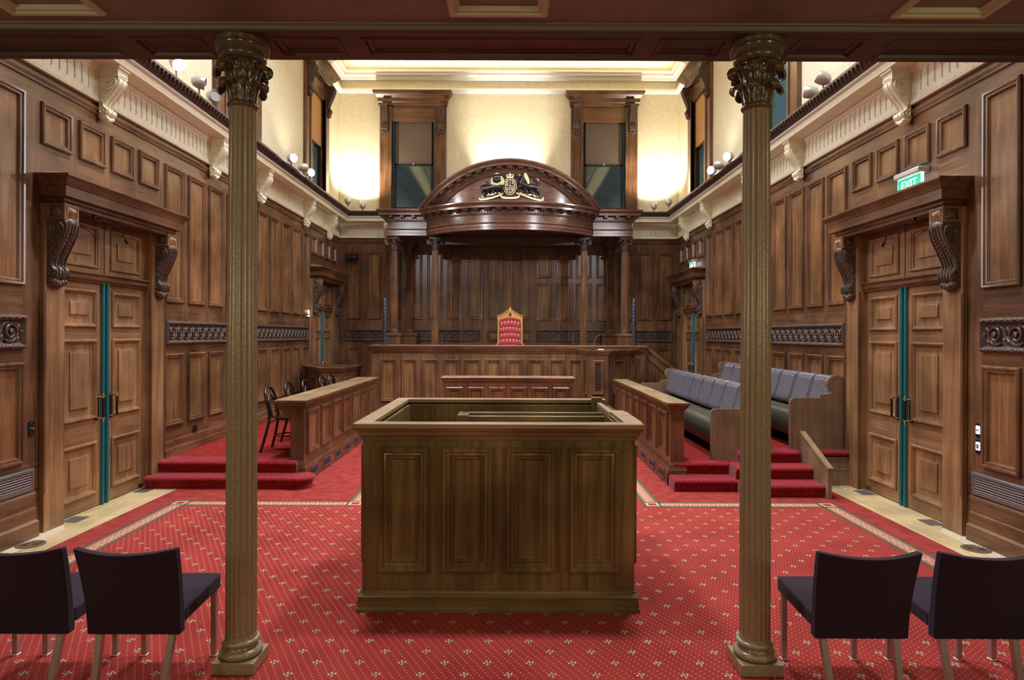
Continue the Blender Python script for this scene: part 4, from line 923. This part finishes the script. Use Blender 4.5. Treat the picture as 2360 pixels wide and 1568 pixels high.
m.tube([cp(*U(1118 + 88 * cos(t), 430 + 125 * sin(t)), .08) for t in [2 * pi * k / 32 for k in range(32)]], .009, 6, GOLD, closed=True)
for k in range(20): t = 2 * pi * k / 20 + .1; cball(m, *U(1118 + 105 * cos(t), 430 + 145 * sin(t)), .007, .009, .008, GOLD, .078, 5)
tl(m, [(1118, 312), (1118, 545)], .006, GOLD, .085, 2); tl(m, [(1032, 430), (1204, 430)], .006, GOLD, .085, 2)
for bx, by in ((1062, 345), (1062, 375), (1062, 405), (1172, 350), (1172, 385), (1078, 470), (1078, 500), (1160, 460), (1160, 490), (1165, 515)): tl(m, [(bx - 24, by + 6), (bx - 8, by - 6), (bx + 8, by + 6), (bx + 26, by - 4)], .008, GOLD, .088, 3)
m.build('shield', ca, angle=60)
m = MB(GOLD)
def crown(cx, cy, s, d):
    tl(m, [(cx - 55 * s, cy + 30 * s), (cx, cy + 36 * s), (cx + 55 * s, cy + 30 * s)], .017 * s, GOLD, d, 3)
    for q in (-1, 1): tl(m, [(cx + q * 55 * s, cy + 28 * s), (cx + q * 68 * s, cy - 15 * s), (cx + q * 35 * s, cy - 25 * s), (cx, cy - 5 * s)], .011 * s, GOLD, d, 3)
    tl(m, [(cx, cy + 30 * s), (cx, cy - 10 * s)], .014 * s, GOLD, d, 2); cball(m, *U(cx, cy - 35 * s), .022 * s, .022 * s, .02 * s, GOLD, d, 6); cball(m, *U(cx, cy - 60 * s), .010 * s, .014 * s, .01, GOLD, d, 5)
    for q in (-45, -22, 22, 45): cball(m, *U(cx + q * s, cy + 12 * s), .012 * s, .014 * s, .01, GOLD, d, 5)
crown(1118, 232, 1.0, .07); m.build('crown', ca, angle=60)
m = MB(GOLD); crown(870, 205, .55, .12); m.build('lion_crown', ca, angle=60)
m = MB(GOLD)
def ribbon(pts, w, d=.05):
    P = [U(*p) for p in pts]; c = [(p.x, p.y) for p in cat_rom([(a, b_, 0) for a, b_ in P], 5)]
    vs = []
    for a, b_ in c: vs += [cp(a, b_ - w, d), cp(a, b_ + w, d), cp(a, b_ + w * .8, d - .035), cp(a, b_ - w * .8, d - .035)]
    k = len(c); m.add(vs, [(4 * i + j, 4 * i + (j + 1) % 4, 4 * i + 4 + (j + 1) % 4, 4 * i + 4 + j) for i in range(k - 1) for j in range(4)] + [(0, 1, 2, 3), (4 * k - 4, 4 * k - 3, 4 * k - 2, 4 * k - 1)], GOLD)
ribbon([(505, 655), (560, 672), (700, 660), (860, 620), (990, 560)], .018); ribbon([(935, 615), (985, 652), (1118, 662), (1250, 652), (1305, 615)], .021, .085); ribbon([(1240, 560), (1370, 590), (1540, 650), (1700, 680), (1785, 665)], .018)
cball(m, *U(1775, 640), .02, .034, .02, GOLD); cball(m, *U(518, 650), .018, .022, .02, GOLD)
for k in range(34):
    x = random.choice([random.uniform(560, 1010), random.uniform(1225, 1720)]); f = abs(x - 1115); y = 505 + f * .21 + random.uniform(-18, 18); cball(m, *U(x, y), random.uniform(.012, .026), random.uniform(.010, .022), .02, GOLD, .06, 6)
m.build('ribbon', ca, angle=50)

# throne -------------------------------------------------------------------
tx, ty_ = .055, 14.55
th_ = thing('throne_chair', (tx, ty_, .9), 'tall pointed golden oak chair with buttoned red leather behind the high bench', 'chair')
b = MB(OAK)
for s in (-1, 1):
    b.box(tx + s * .265 - .022, tx + s * .265 + .022, ty_ + .2, ty_ + .25, .9, 2.34, OAK); b.box(tx + s * .265 - .028, tx + s * .265 + .028, ty_ + .19, ty_ + .26, 2.33, 2.345, OAK)
b.prism([(tx - .245, 2.20), (tx - .245, 2.32), (tx - .03, 2.455), (tx - .025, 2.49), (tx, 2.515), (tx + .025, 2.49), (tx + .03, 2.455), (tx + .245, 2.32), (tx + .245, 2.20), (tx + .15, 2.26), (tx, 2.285), (tx - .15, 2.26)], -.05, 0, lambda a, c, h: (a, ty_ + .2 - h, c), OAK)
for s in (-1, 1): b.tube([(tx + s * .25, ty_ + .19, 2.325), (tx + s * .03, ty_ + .19, 2.46)], .012, 6, OAK)
b.ball((tx, ty_ + .18, 2.37), (.03, .015, .05), 8, CARV); b.ball((tx, ty_ + .22, 2.50), (.022, .02, .03), 8, OAK); b.build('back_frame', th_)
b = MB(REDL)
def padf(u, v):
    x = (u - .5) * .46; z = 1.38 + v * (.86 + .045 * cos((u - .5) * pi)); zz = v * 12
    row = v * 6.5; q = abs(sin(row * pi)) ** .5; qx = abs(cos(u * 6 * pi + (int(row) % 2) * pi / 2)) ** .6
    return (tx + x, ty_ + .2 - .03 - .03 * q - .018 * qx, z)
b.grid(padf, 48, 60, REDL)
for j in range(7):
    for i in range(6): b.ball((tx - .19 + .076 * i + (.0 if j % 2 else .0), ty_ + .165, 1.46 + .132 * j), .007, 5, REDL)
bo_ = b.build('buttoned_backrest', th_, angle=80); bo_['label'] = 'buttoned red leather backrest'
b = MB(REDL); b.box(tx - .24, tx + .24, ty_ - .28, ty_ + .2, 1.32, 1.43, REDL); b.build('seat', th_, bevel=.02)
for s in (-1, 1):
    b = MB(REDL); b.box(tx + s * .29 - .035, tx + s * .29 + .035, ty_ - .25, ty_ + .2, 1.645, 1.69, REDL); b.build('arm_pad', th_, bevel=.012)
    b = MB(OAK); b.box(tx + s * .29 - .02, tx + s * .29 + .02, ty_ - .24, ty_ - .2, .9, 1.65, OAK); b.build('arm_post', th_)
for s in (-1, 1):
    b = MB(OAK); b.box(tx + s * .2 - .03, tx + s * .2 + .03, ty_ - .2, ty_ + .18, .9, 1.33, OAK); b.build('leg', th_)

# column speakers and microphones
for x, nm in ((-2.64, 'left'), (2.72, 'right')):
    t = thing('column_speaker', (x, 13.75, 1.665), f'slim black upright column speaker standing on the {nm} end of the high bench', 'speaker', 'column speakers on the bench')
    b = MB(BLKM); b.lathe(x, 13.75, [(.044, 1.675), (.044, 2.66), (.04, 2.67)], 20, SPKB); b.build('speaker_body', t)
    for k in range(11): b = MB(DARK); b.ball((x, 13.7105, 1.78 + .08 * k), (.024, .008, .024), 10, DARK); b.build('driver', t)
    b = MB(BLKM); b.lathe(x, 13.75, [(.075, 1.665), (.075, 1.675), (.04, 1.68)], 16, BLKM); b.build('foot', t)
def mic(x, y, z, dx, h, label):
    b = MB(BLKM); b.lathe(x, y, [(.035, z), (.035, z + .015), (.01, z + .02)], 12, BLKM); pts = cat_rom([(x, y, z + .01), (x + dx * .1, y, z + h * .5), (x + dx * .4, y, z + h * .85), (x + dx, y - .02, z + h)], 5)
    b.tube(pts, .004, 5, IRON); b.tube([pts[-1], pts[-1] + Vector((dx * .15, -.02, .03))], .01, 6); tag(b.build('gooseneck_microphone'), label, 'microphone')
mic(1.42, 13.9, 1.665, .02, .30, 'thin upright gooseneck microphone on the high bench, right of the throne'); mic(1.70, 12.62, 1.60, .14, .30, 'curved gooseneck microphone on the witness box'); mic(-1.42, 13.9, 1.665, .05, .30, 'thin gooseneck microphone on the high bench, left of the throne')

# pews -----------------------------------------------------------------------
def pew(X0, z0, Ya, Yb, label):
    D = .68; t = thing('leather_pew', (X0 + .3, (Ya + Yb) / 2, z0), label, 'pew', 'leather pews on the right platform')
    arc = [(.53 + .045 * sin(a) , .705 - .0 + .045 * (1 - cos(a))) for a in (0, .5, 1.0, 1.4)]
    sc = [(.555 - .075 * sin(a) * 1.0, .845 + .085 * -cos(a)) for a in [pi * k / 8 for k in range(1, 8)]]
    prof = [(0, 0), (0, .60), (.012, .635), (.04, .65), (.385, .65), (.385, .695), (.46, .70), (.52, .715), (.545, .745)] + sc + [(.60, .945), (.68, .915), (.68, 0)]
    for y in (Ya, Yb - .045):
        e_ = MB(GW); e_.prism([(X0 + a, z0 + b_) for a, b_ in prof], y, y + .045, lambda a, b_, h: (a, h, b_), GW); e_.build('end_panel', t, bevel=.006)
    q = MB(GW); q.box(X0 + .635, X0 + .675, Ya + .045, Yb - .045, z0 + .02, z0 + .90, GW); q.box(X0 + .3, X0 + .60, Ya + .045, Yb - .045, z0 + .28, z0 + .31, GW); q.build('back_board', t)
    ya, yb = Ya + .06, Yb - .06; nr = 78
    sprof = cat_rom([(.53, .44, 0), (.30, .47, 0), (.13, .485, 0), (.05, .455, 0), (.018, .37, 0), (.03, .26, 0), (.075, .165, 0), (.13, .15, 0), (.30, .24, 0), (.5, .32, 0)], 4)
    s_ = MB(LEAS); ns = nr * 4; m_ = len(sprof) - 1
    def sf(u, v):
        p = sprof[int(round(v * m_))]; k = abs(sin(u * nr * pi)) ** .6; c = Vector((.28, .37)); d = (Vector((p.x, p.y)) - c).normalized(); o = -.012 * (1 - k); return (X0 + p.x + d.x * o, ya + (yb - ya) * u, z0 + p.y + d.y * o)
    s_.grid(sf, ns, m_, LEAS)
    for yy in (ya, yb): s_.add([(X0 + p.x, yy, z0 + p.y) for p in sprof], [tuple(range(len(sprof)))], LEAS)
    so_ = s_.build('seat_cushion', t, angle=70); so_['label'] = 'ribbed dark leather seat'
    n = 8; pitch = (yb - ya) / n; bprof = cat_rom([(.49, .49, 0), (.475, .53, 0), (.50, .62, 0), (.535, .73, 0), (.56, .82, 0), (.575, .87, 0), (.60, .915, 0), (.645, .935, 0), (.675, .915, 0)], 3); mb_ = len(bprof) - 1
    for k in range(n):
        y0 = ya + k * pitch + .02; y1 = y0 + pitch - .04; pd_ = MB(LEA); rb = 7
        def bf(u, v):
            p = bprof[int(round(v * mb_))]; kk = abs(sin(u * rb * pi)) ** .6; ed = min(1, min(u, 1 - u) * 12); o = .014 * kk * ed - .065 * (1 - ed) ** 1.5 * (1 if v < .8 else max(0, (1 - v) / .2))
            tilt = -.02 if v < .8 else 0
            return (X0 + p.x - o, y0 + (y1 - y0) * u, z0 + p.y + o * .4)
        pd_.grid(bf, rb * 8, mb_, LEA); pd_.build('backrest_pad', t, angle=70)
    r = MB(LEA); r.tube([(X0 + .625, y, z0 + .885) for y in (ya, yb)], .045, 12, LEA); r.box(X0 + .56, X0 + .64, ya, yb, z0 + .45, z0 + .86, LEA); r.build('top_roll', t)
pew(2.66, .292, 8.24, 12.75, 'front black-ribbed leather pew, lower, just behind the panelled rail'); pew(3.675, .437, 8.24, 12.6, 'rear ribbed leather pew, higher, against the right wall')

# bentwood chairs -------------------------------------------------------------
def bentwood():
    """faces +x, seat centre at origin"""
    t = thing('bentwood_chair', (0, 0, 0), None, 'chair', 'bentwood chairs behind the left rail')
    b = MB(BENT); b.lathe(0, 0, [(.14, .445), (.185, .445), (.197, .452), (.2, .462), (.195, .472), (.18, .474), (.0, .468)], 28, BENT); b.build('seat', t, angle=60)
    b = MB(BENT)
    hoop = [(-.30, -.21, 0), (-.235, -.19, .25), (-.20, -.165, .46), (-.225, -.175, .64), (-.255, -.165, .76), (-.275, -.11, .835), (-.282, 0, .862), (-.275, .11, .835), (-.255, .165, .76), (-.225, .175, .64), (-.20, .165, .46), (-.235, .19, .25), (-.30, .21, 0)]
    b.tube(cat_rom(hoop, 5), .019, 8, BENT); b.build('back_hoop', t, angle=60)
    b = MB(BENT); inn = [(-.185, -.10, .46), (-.215, -.105, .60), (-.243, -.085, .70), (-.255, 0, .765), (-.243, .085, .70), (-.215, .105, .60), (-.185, .10, .46)]
    b.tube(cat_rom(inn, 5), .014, 7, BENT); b.build('inner_hoop', t, angle=60)
    for sy in (-1, 1):
        b = MB(BENT); b.tube([(.13, sy * .12, .45), (.155, sy * .145, .25), (.19, sy * .175, 0)], [.021, .018, .013], 8, BENT); b.build('leg', t, angle=60)
    b = MB(BENT); b.tube([(.155 * cos(a) - .01, .16 * sin(a), .21) for a in [2 * pi * k / 24 for k in range(24)]], .009, 6, BENT, closed=True)
    for sy in (-1, 1): b.tube(cat_rom([(-.25, sy * .19, .22), (-.215, sy * .178, .36), (-.12, sy * .165, .43), (0, sy * .16, .43), (.10, sy * .145, .40), (.15, sy * .145, .26)], 4), .009, 6, BENT)
    b.build('stretcher_ring', t, angle=60)
    return t
bw = bentwood()
lab = ['black bentwood chair nearest the carpeted steps, legs visible beside the rail end', 'black bentwood chair, second from the steps behind the left rail', 'black bentwood chair, middle one of the row behind the left rail', 'black bentwood chair, second farthest, in front of the low timber box', 'black bentwood chair, farthest of the row behind the left rail']
for i, (x, y) in enumerate([(-3.01, 8.87), (-3.05, 9.75), (-2.96, 10.28), (-2.95, 11.15), (-2.955, 11.72)]):
    o = bw if i == 0 else dup(bw, (0, 0, 0)); o.location = (x, y, .292); o['label'] = lab[i]

# upholstered seats ----------------------------------------------------------
def side_chair():
    t = thing('upholstered_chair', (0, 0, 0), None, 'chair', 'aubergine chairs at the front of the picture')
    def slab(x0, x1, fn, nx, nz):
        b = MB(PUR); vs = []; fs = []
        for k, w in enumerate((0, 1)):
            for j in range(nz + 1):
                for i in range(nx + 1): vs.append(fn(i / nx, j / nz, w))
        N = (nx + 1) * (nz + 1); I = lambda w, j, i: w * N + j * (nx + 1) + i
        for j in range(nz):
            for i in range(nx): fs += [(I(0, j, i), I(0, j, i + 1), I(0, j + 1, i + 1), I(0, j + 1, i)), (I(1, j, i), I(1, j + 1, i), I(1, j + 1, i + 1), I(1, j, i + 1))]
        for j in range(nz): fs += [(I(0, j, 0), I(0, j + 1, 0), I(1, j + 1, 0), I(1, j, 0)), (I(0, j, nx), I(1, j, nx), I(1, j + 1, nx), I(0, j + 1, nx))]
        for i in range(nx): fs += [(I(0, 0, i), I(1, 0, i), I(1, 0, i + 1), I(0, 0, i + 1)), (I(0, nz, i), I(0, nz, i + 1), I(1, nz, i + 1), I(1, nz, i))]
        b.add(vs, fs, PUR); return b
    def bf(u, v, w):
        x = (u - .5) * (.482 + .04 * v ** 1.5); c = 1 - (2 * u - 1) ** 2; z = .335 + v * (.475 - .022 * c) 
        y = -.02 - .085 * v ** 1.7 - .045 * c * v + w * (.060 - .012 * v)
        return (x, y, z)
    b = slab(0, 0, bf, 16, 14); b.build('backrest', t, angle=50, bevel=.009, seg=3)
    def sf(u, v, w):
        x = (u - .5) * (.47 + .0 * v); y = .04 + v * .43; z = (.372 + .022 * v) + w * (.085 - .0 * v) - .01 * (1 - v) * w
        return (x, y, z)
    b = slab(0, 0, sf, 8, 8); b.build('seat', t, angle=50, bevel=.012, seg=3)
    for x, y0, y1 in ((-.205, .445, .45), (.205, .445, .45)):
        l = MB(ALU); l.box(x - .015, x + .015, y0 - .015, y0 + .015, .005, .39, ALU); l.box(x - .018, x + .018, y0 - .018, y0 + .018, 0, .006, WHITE); l.build('leg', t, bevel=.002)
    for sx in (-1, 1):
        l = MB(ALU); x = sx * .19; vs = []
        for z, dx, dy, w in ((.37, 0, .02, .017), (0, -.018 * sx * -1 * -1, -.075, .014)):
            vs += [(x + dx - w, dy - w, z), (x + dx + w, dy - w, z), (x + dx + w, dy + w, z), (x + dx - w, dy + w, z)]
        l.add(vs, [(0, 1, 2, 3), (7, 6, 5, 4)] + [(i, (i + 1) % 4, 4 + (i + 1) % 4, 4 + i) for i in range(4)], ALU); l.build('leg', t)
    return t
uc = side_chair()
ul = [(-1.88, 3.335, 'aubergine upholstered chair with metal legs immediately left of the left olive column'), (-2.46, 3.335, 'aubergine upholstered chair cut by the left edge of the picture, left of its neighbour'), (-3.05, 3.335, 'aubergine chair outside the left picture edge with only its right front leg showing'),
      (1.885, 3.315, 'aubergine upholstered chair with metal legs next to the right olive column'), (2.50, 3.315, 'aubergine upholstered chair cut by the right edge of the picture'), (3.11, 3.315, 'aubergine chair outside the right picture edge with only its left front leg showing')]
for i, (x, y, l) in enumerate(ul):
    o = uc if i == 0 else dup(uc, (0, 0, 0)); o.location = (x, y, 0); o['label'] = l

# ledge spotlights -------------------------------------------------------------
def ledge_spot(x, y, z, d, lit, label, s=1.0):
    t = thing('ledge_spotlight', (x, y, 5.03), label, 'spotlight', 'spotlights on the cornice ledge')
    d = Vector(d).normalized(); c = Vector((x, y, z)); b = MB(SILV)
    u = d.orthogonal().normalized(); v = d.cross(u)
    prof = [(-.10, .0), (-.095, .03), (-.07, .06), (-.03, .078), (.02, .083), (.07, .08), (.075, .076), (.06, .07)]
    vs = []; n = 20
    for a, r in prof: vs += [c + d * a * s + (u * cos(2 * pi * k / n) + v * sin(2 * pi * k / n)) * max(r, .001) * s for k in range(n)]
    b.add(vs, [(n * i + k, n * i + (k + 1) % n, n * i + n + (k + 1) % n, n * i + n + k) for i in range(len(prof) - 1) for k in range(n)], SILV); b.build('housing', t, angle=60)
    L = MB(LENS if lit else LENSD); L.add([c + d * .058 * s + (u * cos(2 * pi * k / n) + v * sin(2 * pi * k / n)) * .07 * s for k in range(n)], [tuple(range(n))]); L.build('lens', t)
    k_ = MB(IRON); k_.tube([(x, y, 5.02), (x, y, 5.05), c - d * .02], .012, 6, IRON); k_.build('bracket', t)
for s, nm in ((-1, 'left'), (1, 'right')):
    X = s * 4.02; Z = 5.165 if s < 0 else 5.135
    if s < 0: ledge_spot(X, 7.81, 5.21, (.5, -.35, -.5), True, 'glaring lit spotlight at the near end of the left ledge, just under the beam')
    ledge_spot(X - s * .03, 8.32 if s < 0 else 8.05, Z, (-s * .6, .2, -.1) if s < 0 else (-s * .8, .3, .5), False, f'unlit silver spotlight on the {nm} ledge, upper of the near pair')
    ledge_spot(X + s * .02, 8.80 if s < 0 else 8.50, Z, (.8, -.6, -.1) if s < 0 else (-.8, .5, .2), False, f'unlit silver spotlight on the {nm} ledge beside the window jamb')
    ledge_spot(X, 11.9 if s < 0 else 11.6, Z, (-s * .8, -.6, -.15), True, f'lit spotlight on the {nm} ledge, nearer one past the column')
    ledge_spot(X, 12.57 if s < 0 else 12.16, Z, (-s * .8, .5, .1), False, f'unlit silver spotlight on the {nm} ledge between the two lit ones')
    ledge_spot(X, 12.97 if s < 0 else 12.56, Z, (-s * .75, -.65, -.15), True, f'lit spotlight on the {nm} ledge, at the far window')
    ledge_spot(s * 3.95, 15.75, 5.17, (s * .3, .6, .8), False, f'spotlight in the far {nm} corner nearer the side wall')
    ledge_spot(s * 3.7, 16.25, 5.17, (s * .1, .4, 1), False, f'spotlight in the far {nm} corner nearer the window')

# signs and small wall fittings ------------------------------------------------------
def text_mesh(body, size):
    c = bpy.data.curves.new('t', 'FONT'); c.body = body; c.size = size; c.extrude = .002; c.align_x = 'CENTER'; c.align_y = 'CENTER'
    o = bpy.data.objects.new('t', c); COL.objects.link(o); dg = bpy.context.evaluated_depsgraph_get(); dg.update()
    me = bpy.data.meshes.new_from_object(o.evaluated_get(dg)); vs = [tuple(v.co) for v in me.vertices]; fs = [tuple(p.vertices) for p in me.polygons]
    bpy.data.objects.remove(o); return vs, fs
ev, ef = text_mesh('EXIT', .115)
for o_, nm in ((0, 'near'), (8.2, 'far')):
    M = WM(1); a0, a1 = 6.62 + o_, 7.03 + o_; t = thing('exit_sign', M((a0 + a1) / 2, 3.4, .1), f'green lit exit sign above the {nm} right door hood', 'exit sign')
    b = MB(SILV); b.box(a0 - .01, a1 + .01, 3.60, 3.66, .0, .13, SILV, M); b.build('housing', t, bevel=.012)
    b = MB(SIGNW); b.box(a0, a1, 3.43, 3.60, .06, .085, SIGNW, M); b.build('white_border', t)
    b = MB(GRN); b.box(a0 + .012, a1 - .012, 3.442, 3.592, .086, .09, GRN, M); b.build('sign_face', t)
    b = MB(SIGNW); ac = (a0 + a1) / 2; b.add([M(ac - x * 1.15, 3.517 + y, .091 + z) for x, y, z in ev], ef); lo = b.build('lettering', t); lo['label'] = 'EXIT in white'
def grille(s):
    nm = 'left' if s < 0 else 'right'; M = WM(s); t = thing('wall_vent_grille', M(5.4, .42, 0), f'grey metal lattice air grille low on the near {nm} wall', 'vent grille')
    a0, a1, b0, b1 = 4.9, 5.97, .43, .635; b = MB(IRON); b.rings(M, (a0, a1, b0, b1), [(0, .0), (0, .03), (.01, .036), (.03, .036), (.034, .028), (.034, .01)], IRON, False); b.build('frame', t)
    b = MB(IRON); n = 44
    for k in range(n): a = a0 + .034 + (k + .5) * (a1 - a0 - .068) / n; b.box(a - .004, a + .004, b0 + .03, b1 - .03, .018, .028, IRON, M)
    for k in range(6): z = b0 + .034 + (k + .5) * (b1 - b0 - .068) / 6; b.box(a0 + .03, a1 - .03, z - .0035, z + .0035, .02, .031, SILV, M)
    b.build('lattice', t); b = MB(DARK); b.box(a0 + .03, a1 - .03, b0 + .03, b1 - .03, .002, .006, DARK, M); b.build('duct', t)
for s in (-1, 1): grille(s)
M = WM(-1); b = MB(BLKM); b.box(5.93, 6.0, .94, 1.07, 0, .008, BLKM, M); b.tube([M(5.965, 1.005, .008), M(5.965, 1.01, .028)], .006, 6, SILV); b.ball(M(5.965, 1.05, .008), .004, 5, SILV); b.ball(M(5.965, .96, .008), .004, 5, SILV)
tag(b.build('toggle_switch'), 'dark metal toggle switch plate between the near left panel and the door', 'switch')
M = WM(1)
for z, nm in ((.965, 'upper'), (.815, 'lower')):
    t = thing('call_button', M(5.90, z, 0), f'{nm} lit square button plate on the right wall beside the door', 'button', 'lit buttons')
    b = MB(BLKM); b.box(5.87, 5.945, z, z + .125, 0, .01, BLKM, M); b.build('backplate', t)
    b = MB(LCD); b.box(5.885, 5.93, z + .03, z + .105, .01, .018, LCD, M); b.build('lit_face', t)
    b = MB(ARROW)
    if nm == 'upper': b.add([M(5.892, z + .085, .019), M(5.923, z + .085, .019), M(5.923, z + .045, .019), M(5.9075, z + .065, .019), M(5.892, z + .045, .019)], [(0, 3, 4), (1, 2, 3), ])
    else: b.box(5.893, 5.922, z + .045, z + .085, .0185, .019, ARROW, M)
    b.build('symbol', t)
M = WM(-1); b = MB(SIGNW); b.box(14.06, 14.14, 2.28, 2.42, 0, .03, SIGNW, M); tag(b.build('glowing_switch_plate', bevel=.004), 'small white switch plate, made to glow, on the left wall beside the far door', 'panel')  # plain switch plate; emission put in for its bright look
b = MB(BLKM); b.box(8.98, 9.06, .52, .6, .02, .045, BLKM, M); tag(b.build('socket_outlet', bevel=.004), 'small black socket low on the left wall behind the platform steps', 'socket')
t = thing('wall_camera', (-4.02, 16.55, 3.86), 'small black box unit high on the left of the end wall', 'camera')
b = MB(BLKM); b.box(-4.17, -3.88, 16.42, 16.58, 3.82, 3.95, BLKM); b.build('housing', t, bevel=.01); b = MB(BLUEV); b.ball((-4.09, 16.42, 3.89), (.035, .01, .03), 8, BLUEV); b.ball((-3.97, 16.42, 3.89), (.035, .01, .03), 8, BLUEV); b.build('lens_pair', t)
for s, nm, y in ((-1, 'left', 5.73), (1, 'right', 5.70)):
    t = thing('round_floor_vent', (s * 4.22, y, 0), f'round brass floor vent set in the pale boards by the {nm} wall', 'floor vent')
    b = MB(IRON); b.lathe(s * 4.22, y, [(.115, .001), (.115, .006), (.095, .008), (.09, .004), (.0, .004)], 28, BRASS if False else IRON, cap=False); b.build('rim', t)
    b = MB(BRASS)
    for k in range(14): a = 2 * pi * k / 14; b.box(-.004, .004, .03, .085, .004, .009, BRASS, lambda x, y_, z, a=a: (s * 4.22 + x * cos(a) - y_ * sin(a), y + x * sin(a) + y_ * cos(a), z))
    b.build('spokes', t)
